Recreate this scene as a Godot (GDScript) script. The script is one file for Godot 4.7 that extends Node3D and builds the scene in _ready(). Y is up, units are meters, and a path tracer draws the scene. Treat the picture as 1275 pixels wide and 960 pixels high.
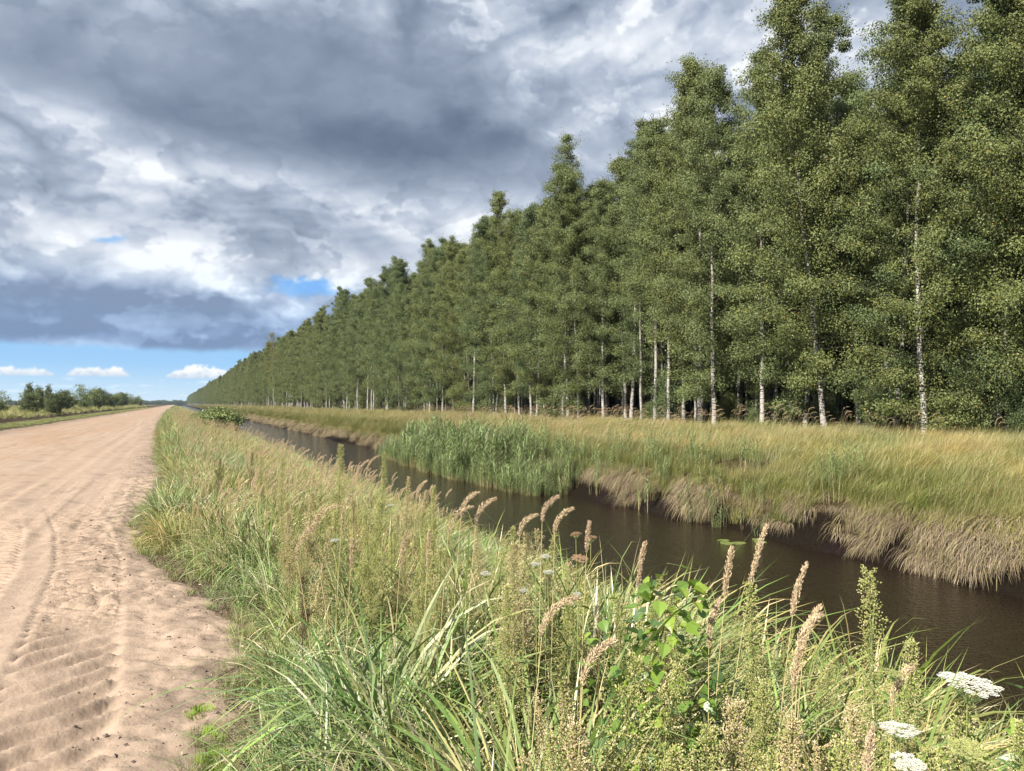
extends Node3D
# Sandy haul road, peat ditch and birch plantation. Road runs along -Z, X is across it, y up, metres.

const WATER := -1.2
var rng := RandomNumberGenerator.new()
var noise := FastNoiseLite.new()
var taken := {}
var M := {}

# ------------------------------------------------------------------ helpers
class Mb:
	var v := PackedVector3Array()
	var n := PackedVector3Array()
	var c := PackedColorArray()
	var uv := PackedVector2Array()
	var ix := PackedInt32Array()
	var smooth := false
	func tri(a: Vector3, b: Vector3, d: Vector3, col: Color) -> void:
		var k := v.size()
		v.append(a); v.append(b); v.append(d)
		c.append(col); c.append(col); c.append(col)
		ix.append(k); ix.append(k + 1); ix.append(k + 2)
	func leaf(base: Vector3, tip: Vector3, side: Vector3, fold: Vector3, col: Color) -> void:
		# a folded rhombus
		var k := v.size()
		var mid := base.lerp(tip, 0.42)
		v.append(base); v.append(mid + side + fold); v.append(tip); v.append(mid - side + fold)
		c.append(col); c.append(col); c.append(col); c.append(col)
		ix.append(k); ix.append(k + 1); ix.append(k + 2)
		ix.append(k); ix.append(k + 2); ix.append(k + 3)
	func bud(p: Vector3, axis: Vector3, r: float, h: float, col: Color) -> void:
		# elongated octahedron
		var a := axis.cross(Vector3(0.31, 0.2, 0.93)).normalized() * r
		var b := axis.cross(a).normalized() * r
		var k := v.size()
		v.append(p - axis * h * 0.5); v.append(p + a); v.append(p + b); v.append(p - a); v.append(p - b); v.append(p + axis * h * 0.5)
		for q in 6:
			c.append(col)
		for q in 4:
			var m := k + 1 + q
			var o := k + 1 + (q + 1) % 4
			ix.append(k); ix.append(m); ix.append(o)
			ix.append(k + 5); ix.append(o); ix.append(m)
	func ribbon(p: Vector3, dir: Vector3, length: float, width: float, bend: Vector3, segs: int, c0: Color, c1: Color, side: Vector3) -> Vector3:
		var k := v.size()
		var st := length / segs
		for q in segs + 1:
			var t := float(q) / segs
			var w := width * (0.55 + 0.9 * t if t < 0.5 else 1.0) * (1.0 - t * t * t) * 0.5
			var col := c0.lerp(c1, t)
			if q < segs:
				v.append(p - side * w); v.append(p + side * w)
				c.append(col); c.append(col)
			else:
				v.append(p); c.append(col)
			if q < segs:
				p += dir * st
				dir = (dir + bend * st / length).normalized()
		for q in segs - 1:
			var a := k + q * 2
			ix.append(a); ix.append(a + 1); ix.append(a + 2)
			ix.append(a + 1); ix.append(a + 3); ix.append(a + 2)
		var e := k + (segs - 1) * 2
		ix.append(e); ix.append(e + 1); ix.append(e + 2)
		return p
	func tube(pts: PackedVector3Array, rad: PackedFloat32Array, sides: int, col: Color, vscale := 1.0) -> void:
		smooth = true
		var k := v.size()
		var along := 0.0
		for q in pts.size():
			var d := (pts[mini(q + 1, pts.size() - 1)] - pts[maxi(q - 1, 0)]).normalized()
			var a := d.cross(Vector3(0.13, 0.17, 0.97)).normalized()
			var b := d.cross(a)
			if q > 0:
				along += pts[q].distance_to(pts[q - 1])
			for j in sides + 1:
				var g := TAU * j / sides
				var nn := a * cos(g) + b * sin(g)
				v.append(pts[q] + nn * rad[q]); n.append(nn); c.append(col)
				uv.append(Vector2(float(j) / sides, along * vscale))
		for q in pts.size() - 1:
			for j in sides:
				var o := k + q * (sides + 1) + j
				var w := o + sides + 1
				ix.append(o); ix.append(w); ix.append(o + 1)
				ix.append(o + 1); ix.append(w); ix.append(w + 1)
	func mesh(mat: Material, extra = null, mat2: Material = null) -> ArrayMesh:
		var m := ArrayMesh.new()
		_put(m, mat)
		if extra != null:
			extra._put(m, mat2)
		return m
	func _put(m: ArrayMesh, mat: Material) -> void:
		var a := []
		a.resize(Mesh.ARRAY_MAX)
		a[Mesh.ARRAY_VERTEX] = v
		a[Mesh.ARRAY_COLOR] = c
		if n.size() == v.size():
			a[Mesh.ARRAY_NORMAL] = n
		if uv.size() == v.size():
			a[Mesh.ARRAY_TEX_UV] = uv
		a[Mesh.ARRAY_INDEX] = ix
		m.add_surface_from_arrays(Mesh.PRIMITIVE_TRIANGLES, a)
		m.surface_set_material(m.get_surface_count() - 1, mat)

func R(a: float, b: float) -> float:
	return rng.randf_range(a, b)

func rv() -> Vector3:
	var z := R(-1, 1)
	var a := R(0, TAU)
	var r := sqrt(1 - z * z)
	return Vector3(r * cos(a), z, r * sin(a))

func numbered(called: String) -> String:
	var k: int = taken.get(called, 0)
	taken[called] = k + 1
	return called if k == 0 else "%s_%03d" % [called, k]

func tag(o: Node, label: String, category: String, group := "", kind := "") -> Node:
	o.set_meta("label", label)
	if category != "":
		o.set_meta("category", category)
	if group != "":
		o.set_meta("group", group)
	if kind != "":
		o.set_meta("kind", kind)
	return o

func base(called: String, at: Vector3) -> Node3D:
	var o := Node3D.new()
	o.name = numbered(called)
	add_child(o)
	o.position = at
	return o

func part(called: String, m: Mesh, parent: Node, at := Vector3.ZERO) -> MeshInstance3D:
	var o := MeshInstance3D.new()
	o.name = called
	o.mesh = m
	parent.add_child(o, true)
	o.position = at
	return o

func struct(called: String, m: Mesh, label: String) -> MeshInstance3D:
	var o := part(called, m, self)
	o.set_meta("kind", "structure")
	o.set_meta("label", label)
	return o

func scatter(called: String, parent: Node, m: Mesh, xf: Array, cols: Array) -> MultiMeshInstance3D:
	var mm := MultiMesh.new()
	mm.transform_format = MultiMesh.TRANSFORM_3D
	mm.use_colors = cols.size() == xf.size() and xf.size() > 0
	mm.mesh = m
	mm.instance_count = xf.size()
	for k in xf.size():
		mm.set_instance_transform(k, xf[k])
		if mm.use_colors:
			mm.set_instance_color(k, cols[k])
	var o := MultiMeshInstance3D.new()
	o.name = called
	o.multimesh = mm
	parent.add_child(o, true)
	o.set_meta("kind", "stuff")
	return o

func stuff(called: String, label: String, category: String) -> Node3D:
	var o := base(called, Vector3.ZERO)
	tag(o, label, category, "", "stuff")
	return o

func lin(r: float, g: float, b: float) -> Color:
	return Color(r, g, b).linear_to_srgb()

func mat(called: String, col: Color, rough: float, spec := 0.5) -> StandardMaterial3D:
	var m := StandardMaterial3D.new()
	m.resource_name = called
	m.albedo_color = col
	m.roughness = rough
	m.metallic_specular = spec
	M[called] = m
	return m

func plant_mat(called: String, rough: float, spec: float, back: float, tint := Color(1, 1, 1)) -> StandardMaterial3D:
	var m := mat(called, tint, rough, spec)
	m.vertex_color_use_as_albedo = true
	if back > 0:
		m.backlight_enabled = true
		m.backlight = Color(back, back, back).linear_to_srgb()
	return m

# ------------------------------------------------------------------ ground shape
const PROFILE := [[-4500.0, -0.3], [-60.0, 0.0], [-30.0, 0.1], [-17.5, 0.2], [-15.6, 0.42], [-14.6, 0.36], [-13.6, 0.02], [-9.8, -0.02], [-0.5, 0.0], [1.5, 0.03], [2.5, -0.15], [4.0, -0.72], [5.0, -1.1], [5.5, -1.5], [6.5, -2.1], [10.0, -2.1], [11.15, -1.5], [11.4, -1.12], [11.62, -0.98], [11.85, -0.62], [12.5, -0.26], [14.0, 0.13], [17.0, 0.4], [20.0, 0.55], [60.0, 0.6], [4500.0, 0.6]]
func ground(x: float, s: float) -> float:
	var bank := smoothstep(6.0, 10.0, x) * (1.0 - smoothstep(13.0, 18.0, x))
	x += bank * (0.28 * noise.get_noise_2d(s * 22.0, 7.0) + 0.35 * noise.get_noise_2d(s * 5.0, 90.0))
	var k := 0
	while PROFILE[k + 1][0] < x:
		k += 1
	var a = PROFILE[k]
	var b = PROFILE[k + 1]
	var t: float = (x - a[0]) / (b[0] - a[0])
	var y: float = lerpf(a[1], b[1], t)
	var rough := 0.0
	if x > 1.0 and x < 40.0:
		rough = 0.07 * noise.get_noise_2d(x * 60.0, s * 60.0) + 0.12 * noise.get_noise_2d(x * 14.0 + 50, s * 14.0) * smoothstep(12.5, 15.0, x)
	elif x < -13.2 and x > -60:
		rough = 0.16 * noise.get_noise_2d(x * 40.0, s * 25.0)
	return y + rough

const EDGE := [[-900.0, 0.0], [2.0, 0.08], [3.6, 0.1], [4.6, 0.2], [5.6, 0.38], [6.6, 0.2], [8.0, -0.15], [9.6, -0.42], [11.6, -0.62], [14.0, -0.5], [17.4, -0.39], [29.6, -0.79], [63.0, -1.4], [140.0, -1.9], [9000.0, -2.2]]
func road_edge(s: float) -> float:
	var k := 0
	while EDGE[k + 1][0] < s:
		k += 1
	return lerpf(EDGE[k][1], EDGE[k + 1][1], (s - EDGE[k][0]) / (EDGE[k + 1][0] - EDGE[k][0])) + 0.12 * noise.get_noise_2d(s * 80.0, 3.0)

# tyre tracks: centre line X at distance s
const TRACK := [[-900.0, -0.5], [3.9, -0.55], [5.4, -0.62], [6.8, -0.68], [8.8, -0.8], [11.1, -1.1], [13.5, -1.55], [16.0, -2.2], [20.0, -3.4], [28.0, -4.6], [60.0, -5.2], [9000.0, -5.4]]
func track_x(s: float) -> float:
	var k := 0
	while TRACK[k + 1][0] < s:
		k += 1
	return lerpf(TRACK[k][1], TRACK[k + 1][1], (s - TRACK[k][0]) / (TRACK[k + 1][0] - TRACK[k][0]))

func lug(x: float, s: float, centre: float, half: float, pitch: float, skew: float, depth: float) -> float:
	var d := x - centre
	var inside := 1.0 - smoothstep(half * 0.8, half * 1.05, absf(d))
	if inside <= 0.0:
		return depth * 0.28 * (1.0 - smoothstep(half, half + 0.2, absf(d)))
	var f := fposmod((s + d * skew + 0.05 * noise.get_noise_2d(x * 120, s * 120)) / pitch, 1.0)
	var ridge := smoothstep(0.1, 0.5, f) * (1.0 - smoothstep(0.6, 0.7, f))
	var worn := clampf(0.8 + 0.9 * noise.get_noise_2d(x * 50 + 31, s * 50), 0.3, 1.0)
	return inside * worn * depth * (1.5 * ridge - 0.75)

func road_h(x: float, s: float, fine: bool) -> float:
	var y := 0.025
	y += 0.02 * noise.get_noise_2d(x * 30 + 9, s * 12) + 0.05 * noise.get_noise_2d(x * 8, s * 3.0 + 40)
	# long ruts
	y += 0.028 * noise.get_noise_2d(x * 130 + 4, s * 2.0) * smoothstep(6.0, 13.0, s)
	if fine:
		y += 0.004 * noise.get_noise_2d(x * 420, s * 420) + 0.004 * noise.get_noise_2d(x * 160, s * 160)
		var tx := track_x(s)
		var fade := 1.0 - smoothstep(10.5, 15.0, s)
		var near := 1.0 - smoothstep(6.0, 8.0, s)
		y += fade * lug(x, s, tx, 0.3, lerpf(0.15, 0.27, near), lerpf(-0.12, -0.75, near), 0.046)
		y += fade * lug(x, s, tx - 0.95, 0.32, 0.17, 0.25, 0.038)
		y += fade * lug(x, s, tx - 2.2, 0.32, 0.17, -0.3, 0.038)
		# loose crumbly shoulder
		var sh := 1.0 - smoothstep(0.0, 0.55, absf(x - road_edge(s) + 0.28))
		y += sh * (0.03 * noise.get_noise_2d(x * 260 + 70, s * 260) + 0.02)
	var e := road_edge(s)
	y -= 0.16 * smoothstep(e - 0.05, e + 0.5, x) + 0.2 * smoothstep(0.0, 0.6, -9.5 + 0.25 * noise.get_noise_2d(s * 20, 60) - x)
	return y

func surface(x: float, s: float) -> float:
	var y := ground(x, s)
	var e := road_edge(s)
	if x < e and x > -9.5:
		y -= 0.13 * minf(1.0, minf((e - x) / 0.5, (x + 9.5) / 0.5))
	return maxf(y, road_h(x, s, true))

func grid(xs: PackedFloat32Array, ss: PackedFloat32Array, hf: Callable, cf: Callable) -> Mb:
	var mb := Mb.new()
	var w := xs.size()
	for s in ss:
		for x in xs:
			mb.v.append(Vector3(x, hf.call(x, s), -s))
			mb.c.append(cf.call(x, s))
	# normals
	mb.n.resize(mb.v.size())
	for j in ss.size():
		for i in w:
			var a := mb.v[j * w + mini(i + 1, w - 1)] - mb.v[j * w + maxi(i - 1, 0)]
			var b := mb.v[mini(j + 1, ss.size() - 1) * w + i] - mb.v[maxi(j - 1, 0) * w + i]
			mb.n[j * w + i] = a.cross(b).normalized()
	for j in ss.size() - 1:
		for i in w - 1:
			var k := j * w + i
			mb.ix.append(k); mb.ix.append(k + w); mb.ix.append(k + 1)
			mb.ix.append(k + 1); mb.ix.append(k + w); mb.ix.append(k + w + 1)
	return mb

func steps(marks: Array) -> PackedFloat32Array:
	# [[from, step], [from, step], ..., [end, 0]]
	var out := PackedFloat32Array()
	for k in marks.size() - 1:
		var n: int = maxi(1, roundi((marks[k + 1][0] - marks[k][0]) / marks[k][1]))
		for j in n:
			out.append(lerpf(marks[k][0], marks[k + 1][0], float(j) / n))
	out.append(marks[-1][0])
	return out

# ------------------------------------------------------------------ sky
var nz_a := FastNoiseLite.new()
var nz_b := FastNoiseLite.new()
var nz_c := FastNoiseLite.new()
const BLOBS := [
	# azimuth from the road, elevation, half width, half height, change of brightness
	[9.0, 21.6, 18.0, 4.3, -0.33], [19.0, 18.2, 10.0, 2.6, -0.22], [2.0, 19.6, 8.0, 1.8, -0.08], [-12.0, 22.0, 7.0, 4.5, -0.13], [4.0, 27.5, 13.0, 3.0, -0.14], [27.0, 20.0, 5.0, 3.0, -0.06], [6.0, 15.0, 16.0, 1.2, 0.09],
	[38.0, 23.0, 8.0, 7.0, 0.15], [2.0, 13.4, 12.0, 1.7, -0.12], [17.0, 12.4, 7.0, 1.3, -0.1], [-3.0, 6.2, 11.0, 1.9, -0.28], [-2.0, 4.4, 14.0, 0.8, -0.2],
	[-11.0, 10.2, 5.0, 1.5, -0.12], [1.5, 9.8, 5.0, 1.4, 0.03], [-6.0, 16.6, 6.0, 1.6, 0.1], [12.5, 10.2, 5.0, 0.9, 0.1], [4.0, 15.8, 7.0, 1.0, 0.08], [28.0, 13.5, 6.0, 1.6, 0.08], [8.6, 7.3, 1.8, 0.6, 0.2],
]
const CUMULUS := [[-9.6, 2.3, 1.0], [-4.75, 1.9, 0.95], [1.55, 2.3, 1.1]]

func sky_at(az: float, el: float, d: Vector3) -> Color:
	# clear air
	var c := Color(0.76, 0.85, 0.91).lerp(Color(0.58, 0.755, 0.91), smoothstep(0.0, 3.6, el))
	c = c.lerp(Color(0.45, 0.68, 0.93), smoothstep(4.0, 9.0, el))
	# small cumulus low down, flat bases
	var q3 := Vector2(d.x, d.z).normalized() * 57.3
	var low := 1.85 + 0.12 * nz_a.get_noise_3d(q3.x * 3.0, 500.0, q3.y * 3.0)
	var rise := 0.0
	var heap := 0.0
	if absf(az + 3.0) < 10.0:
		for q in CUMULUS:
			var t: float = (az - q[0]) / q[1]
			if absf(t) < 1.0:
				rise = maxf(rise, q[2] * pow(1.0 - t * t, 0.55))
	else:
		rise = 1.5 * smoothstep(0.05, 0.4, nz_a.get_noise_3d(q3.x * 2.6, 900.0, q3.y * 2.6))
	if rise > 0.0:
		var puff := absf(nz_b.get_noise_3d(q3.x * 26.0, el * 40.0, q3.y * 26.0))
		var top := low + rise * (0.55 + 0.6 * nz_a.get_noise_3d(q3.x * 16.0, el * 10.0, q3.y * 16.0) + 0.45 * (0.5 - puff))
		heap = smoothstep(-0.02, 0.12, top - el) * smoothstep(-0.05, 0.1, el - low)
		var shade := clampf((el - low) / 0.8 + 0.9 * (0.32 - puff) + 0.35 * nz_b.get_noise_3d(q3.x * 60, el * 90, q3.y * 60), 0.0, 1.0)
		c = c.lerp(Color(0.74, 0.79, 0.86).lerp(Color(0.97, 0.965, 0.95), shade), heap * 0.96)
	# thin flecks
	var fleck := smoothstep(0.22, 0.5, nz_a.get_noise_3d(q3.x * 12.0, el * 90.0 + 300.0, q3.y * 12.0)) * smoothstep(0.3, 0.7, el) * (1.0 - smoothstep(1.5, 2.0, el))
	c = c.lerp(Color(0.90, 0.93, 0.96), fleck * 0.6)
	# the deck
	var p := Vector2(d.x, d.z) / (maxf(d.y, 0.0) + 0.3)
	var w1 := nz_a.get_noise_3d(q3.x * 1.7, el * 2.6, q3.y * 1.7 + 400.0)
	var w2 := nz_a.get_noise_3d(q3.x * 1.7, el * 2.6 + 200.0, q3.y * 1.7)
	var big := nz_a.get_noise_3d(p.x * 9.0, p.y * 9.0, 120.0)
	var mid := nz_b.get_noise_3d(p.x * 34.0 + w1 * 12, p.y * 34.0 + w2 * 12, 200.0)
	var soft := nz_a.get_noise_3d(q3.x * 2.0 + w2 * 8, el * 3.6 + w1 * 8, q3.y * 2.0)
	var bil := nz_c.get_noise_3d(q3.x * 2.3 + w1 * 9, el * 4.4 + w2 * 9, q3.y * 2.3)
	var puffs := 0.35 - bil * 0.9
	var wisp := nz_b.get_noise_3d(q3.x * 9.0 + soft * 14, el * 15.0 + w1 * 14, q3.y * 9.0)
	var cover := smoothstep(3.5, 4.1, el + 0.5 * soft + 0.3 * wisp + 0.35 * (puffs - 0.3))
	var a2 := az + 5.0 * w1 + 3.0 * soft + 1.0 * wisp
	var e2 := el + 1.6 * w2 + 1.4 * soft + 0.6 * wisp + 0.5 * (puffs - 0.3) + 0.03 * (az - 10.0)
	var dark := 0.0
	var glow := 0.0
	for b in BLOBS:
		var da: float = (a2 - b[0]) / b[2]
		var de: float = (e2 - b[1]) / b[3]
		var rr := da * da + de * de
		if rr < 5.0:
			if b[4] < 0.0:
				dark += b[4] * exp(-rr * rr * 0.8)
			else:
				glow += b[4] * exp(-rr * 0.9)
	# heavy bases are smooth, the bright parts between them are torn and puffy
	var calm := clampf(1.0 + dark * 2.6, lerpf(0.75, 0.22, smoothstep(8.0, 16.0, el)), 1.0)
	var light := 0.785 + dark + glow + 0.12 * big + calm * (0.2 * soft + 0.42 * (puffs - 0.3) + 0.12 * wisp + 0.04 * mid)
	# torn edges of nearer scraps of cloud
	var tear := nz_b.get_noise_3d(q3.x * 3.4 + w2 * 10 + 50, el * 6.2 + soft * 6, q3.y * 3.4) + 0.25 * wisp
	var tear2 := nz_b.get_noise_3d(q3.x * 6.5 + w1 * 10, el * 11.0 + soft * 8 + 90, q3.y * 6.5)
	light += calm * (0.13 * (smoothstep(-0.02, 0.07, tear) - 0.5) + 0.07 * (smoothstep(0.0, 0.08, tear2) - 0.4))
	if absf(az - 1.0) < 24.0:
		# wave rows
		light += 0.028 * sin((el * 7.5 + w1 * 9.0 + soft * 7.0 - az * 0.25)) * exp(-pow((el - 13.4) / 1.6, 2)) * (1.0 - smoothstep(12.0, 24.0, absf(az - 1.0)))
	# holes
	var h1 := pow((az - 9.4 + 1.2 * soft) / 3.2, 2) + pow((el - 8.4 - 0.06 * (az - 9.0) + 0.7 * puffs - 0.2 + 0.9 * wisp + 0.5 * soft) / 0.72, 2)
	var h2 := pow((az + 4.3) / 1.2, 2) + pow((el - 11.8 + 0.9 * soft + 0.7 * wisp) / 0.36, 2)
	var hole := maxf(0.85 - 0.85 * smoothstep(0.0, 1.5, h1 + 0.8 * wisp + 0.5 * soft), 0.55 * (1.0 - smoothstep(0.1, 1.3, h2 + 0.6 * wisp)))
	if el > 32.0 or absf(az - 20.0) > 45.0:
		hole = maxf(hole, 0.8 * smoothstep(0.42, 0.6, big + 0.3 * soft) * smoothstep(0.0, 4.0, maxf(el - 32.0, absf(az - 20.0) - 45.0)))
	light += 0.2 * exp(-absf(h1 - 1.5) * 1.2) * clampf(0.4 + puffs, 0.0, 1.0) * (1.0 if el < 8.5 else 0.4)
	light = clampf(light, 0.0, 1.1)
	var grey: Color
	if light < 0.62:
		grey = Color(0.34, 0.395, 0.485).lerp(Color(0.64, 0.685, 0.755), clampf((light - 0.16) / 0.46, 0.0, 1.0))
	else:
		grey = Color(0.64, 0.685, 0.755).lerp(Color(0.92, 0.935, 0.955), clampf((light - 0.62) / 0.36, 0.0, 1.0))
	grey = grey.lerp(Color(grey.r * 0.91, grey.g * 0.99, grey.b * 1.07), 1.0 - smoothstep(4.5, 11.0, el))
	return c.lerp(grey, cover * (1.0 - hole))

func sky_patch(w: int, h: int, az0: float, az1: float, el0: float, el1: float) -> Image:
	var data := PackedByteArray()
	data.resize(w * h * 3)
	var k := 0
	for j in h:
		var el := lerpf(el1, el0, (j + 0.5) / h)
		var ce := cos(deg_to_rad(el))
		var se := sin(deg_to_rad(el))
		for i in w:
			var az := lerpf(az0, az1, (i + 0.5) / w)
			var r := deg_to_rad(az)
			var c := sky_at(az, maxf(el, 0.02), Vector3(sin(r) * ce, se, -cos(r) * ce))
			data[k] = clampi(int(c.r * 255.0), 0, 255)
			data[k + 1] = clampi(int(c.g * 255.0), 0, 255)
			data[k + 2] = clampi(int(c.b * 255.0), 0, 255)
			k += 3
	return Image.create_from_data(w, h, false, Image.FORMAT_RGB8, data)

func make_sky() -> PanoramaSkyMaterial:
	nz_a.seed = 11
	nz_a.noise_type = FastNoiseLite.TYPE_SIMPLEX_SMOOTH
	nz_a.frequency = 0.03
	nz_a.fractal_octaves = 5
	nz_b.seed = 23
	nz_b.noise_type = FastNoiseLite.TYPE_SIMPLEX_SMOOTH
	nz_b.frequency = 0.03
	nz_b.fractal_octaves = 7
	nz_b.fractal_gain = 0.55
	nz_c.seed = 37
	nz_c.noise_type = FastNoiseLite.TYPE_SIMPLEX_SMOOTH
	nz_c.frequency = 0.03
	nz_c.fractal_type = FastNoiseLite.FRACTAL_RIDGED
	nz_c.fractal_octaves = 7
	nz_c.fractal_gain = 0.5
	# the whole upper half coarsely, the part above the road and the wood finely
	var im := Image.create(4096, 2048, false, Image.FORMAT_RGB8)
	im.fill(Color(0.42, 0.40, 0.34))
	# column 0 looks down the road; azimuth grows to the right
	var rough := sky_patch(720, 180, -180, 180, 0, 90)
	rough.resize(4096, 1024, Image.INTERPOLATE_CUBIC)
	im.blit_rect(rough, Rect2i(2048, 0, 2048, 1024), Vector2i(0, 0))
	im.blit_rect(rough, Rect2i(0, 0, 2048, 1024), Vector2i(2048, 0))
	var rows := 400
	var deg := 360.0 / 4096
	var right := sky_patch(800, rows, 0, 800 * deg, 0, rows * deg)
	im.blit_rect(right, Rect2i(0, 0, 800, rows), Vector2i(0, 1024 - rows))
	var left := sky_patch(230, rows, -230 * deg, 0, 0, rows * deg)
	im.blit_rect(left, Rect2i(0, 0, 230, rows), Vector2i(4096 - 230, 1024 - rows))
	var m := PanoramaSkyMaterial.new()
	m.panorama = ImageTexture.create_from_image(im)
	return m

# ------------------------------------------------------------------ trees
func leaf_col(g: float, yellow: float) -> Color:
	var c := Color(0.108, 0.142, 0.056).lerp(Color(0.15, 0.178, 0.066), R(0, 1)) * g
	if rng.randf() < yellow:
		c = Color(0.26, 0.20, 0.045).lerp(Color(0.20, 0.17, 0.05), R(0, 1))
	c.a = 1.0
	return c

func spray(mb: Mb, at: Vector3, out: Vector3, length: float, count: int, size: float, yellow: float, droop: float) -> void:
	# a hanging twig with leaves along it
	var dir := (out + Vector3(0, R(-0.3, 0.35), 0) + rv() * 0.5).normalized()
	var p := at
	var st := length / count
	var g := R(0.75, 1.25)
	for q in count:
		dir = (dir + Vector3(0, -droop * st / 0.3, 0) + rv() * 0.12).normalized()
		p += dir * st
		var o := p + rv() * R(0.02, 0.13)
		var ax := (dir * 0.5 + Vector3(0, -0.5, 0) + rv() * 0.9).normalized()
		var l := size * R(0.7, 1.25)
		var sd := ax.cross(rv()).normalized() * l * 0.36
		mb.leaf(o, o + ax * l, sd, ax.cross(sd).normalized() * l * R(-0.12, 0.12), leaf_col(g * R(0.8, 1.2), yellow))

func clump(mb: Mb, at: Vector3, r: Vector3, count: int, size: float, yellow: float) -> void:
	# a tuft of twigs: leaves thickest near its outside, hanging
	var g := R(0.8, 1.2)
	for q in count:
		var d := rv()
		var o := at + d * r * pow(rng.randf(), 0.45)
		var ax := (d * 0.55 + Vector3(0, -0.75, 0) + rv() * 0.65).normalized()
		var l := size * R(0.7, 1.25)
		var sd := ax.cross(d + rv() * 0.8).normalized() * l * 0.36
		mb.leaf(o, o + ax * l, sd, ax.cross(sd).normalized() * l * R(-0.12, 0.12), leaf_col(g * R(0.88, 1.12), yellow))

func birch(seed_: int, H: float, from: float, wide: float, leaves: int, leafiness: float, yellow: float, lean: Vector3, size := 0.062) -> Array:
	rng.seed = seed_
	var wood := Mb.new()
	var crown := Mb.new()
	# trunk
	var pts := PackedVector3Array()
	var rad := PackedFloat32Array()
	var sway := Vector3(R(-1, 1), 0, R(-1, 1)) * 0.25
	var ph := R(0, 6)
	for k in 15:
		var t := k / 14.0
		pts.append(Vector3(0, -0.25 + t * H, 0) + lean * t * H * (1.0 - 0.45 * t) + sway * sin(t * 5 + ph) * t + Vector3(R(-1, 1), 0, R(-1, 1)) * 0.035 * minf(1, k))
		rad.append(0.0061 * H * pow(1.0 - t * 0.97, 1.05) * (1.35 if k == 0 else 1.0))
	wood.tube(pts, rad, 9, Color.WHITE, 0.55)
	for k in wood.c.size():
		# thin upper bark is tan and grey, the old bark below white
		var hh := clampf((wood.v[k].y / H - 0.35) / 0.4, 0.0, 1.0)
		wood.c[k] = Color.WHITE.lerp(Color(0.45, 0.38, 0.33), hh)
	var limbs := int(52 * leafiness)
	var per := maxf(1.0, 1.3 * leaves / (limbs * 4.0 * 22.0))
	for k in limbs:
		var t := from + (0.985 - from) * pow((k + R(0, 1)) / limbs, 0.9)
		var u := (t - from) / (1.0 - from)
		var f := t * 14.0
		var i := mini(13, int(f))
		var p0 := pts[i].lerp(pts[i + 1], f - i)
		var az := k * 2.4 + R(-0.5, 0.5)
		var reach := wide * (smoothstep(-0.12, 0.28, u) * pow(1.02 - u, 0.82) * 1.25 + 0.05) * R(0.65, 1.15)
		var up := lerpf(0.35, 1.5, u) + R(-0.15, 0.2)
		var o := Vector3(cos(az), up, sin(az)).normalized()
		var lp := PackedVector3Array([p0])
		var lr := PackedFloat32Array([0.009 + 0.011 * (1 - u)])
		var p := p0
		var d := o
		for q in 4:
			d = (d + Vector3(0, -0.1 + 0.06 * (1 - q), 0) + rv() * 0.12).normalized()
			p += d * reach * 0.29 * (1.0 + up * 0.35)
			lp.append(p)
			lr.append(lr[0] * (1.0 - 0.22 * (q + 1)))
		wood.tube(lp, lr, 4, Color(0.26, 0.23, 0.21), 0.55)
		var outw := Vector3(o.x, 0.1, o.z).normalized()
		if k % 2 == 0:
			clump(crown, p0 + o * 0.22, Vector3(0.34, 0.4, 0.34) * (1.0 - 0.5 * u), int(per * 12), size, yellow)
		for q in 4:
			var tq := 0.15 + 0.85 * (q + R(0.2, 1)) / 4.0
			var ff := tq * 4.0
			var ii := mini(3, int(ff))
			var node := lp[ii].lerp(lp[ii + 1], ff - ii) + rv() * 0.12
			var cr := lerpf(0.5, 0.3, u) * R(0.7, 1.25)
			clump(crown, node + Vector3(0, -0.08, 0), Vector3(cr, cr * 0.75, cr), int(per * 22 * R(0.7, 1.3)), size, yellow)
			for j in 2:
				var dd := (outw * 0.6 + rv()).normalized()
				spray(crown, node + dd * cr * 0.6, dd, R(0.4, 0.9) * (1.0 - 0.4 * u), 10, size, yellow, R(0.25, 0.6))
	return [wood, crown]

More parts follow.
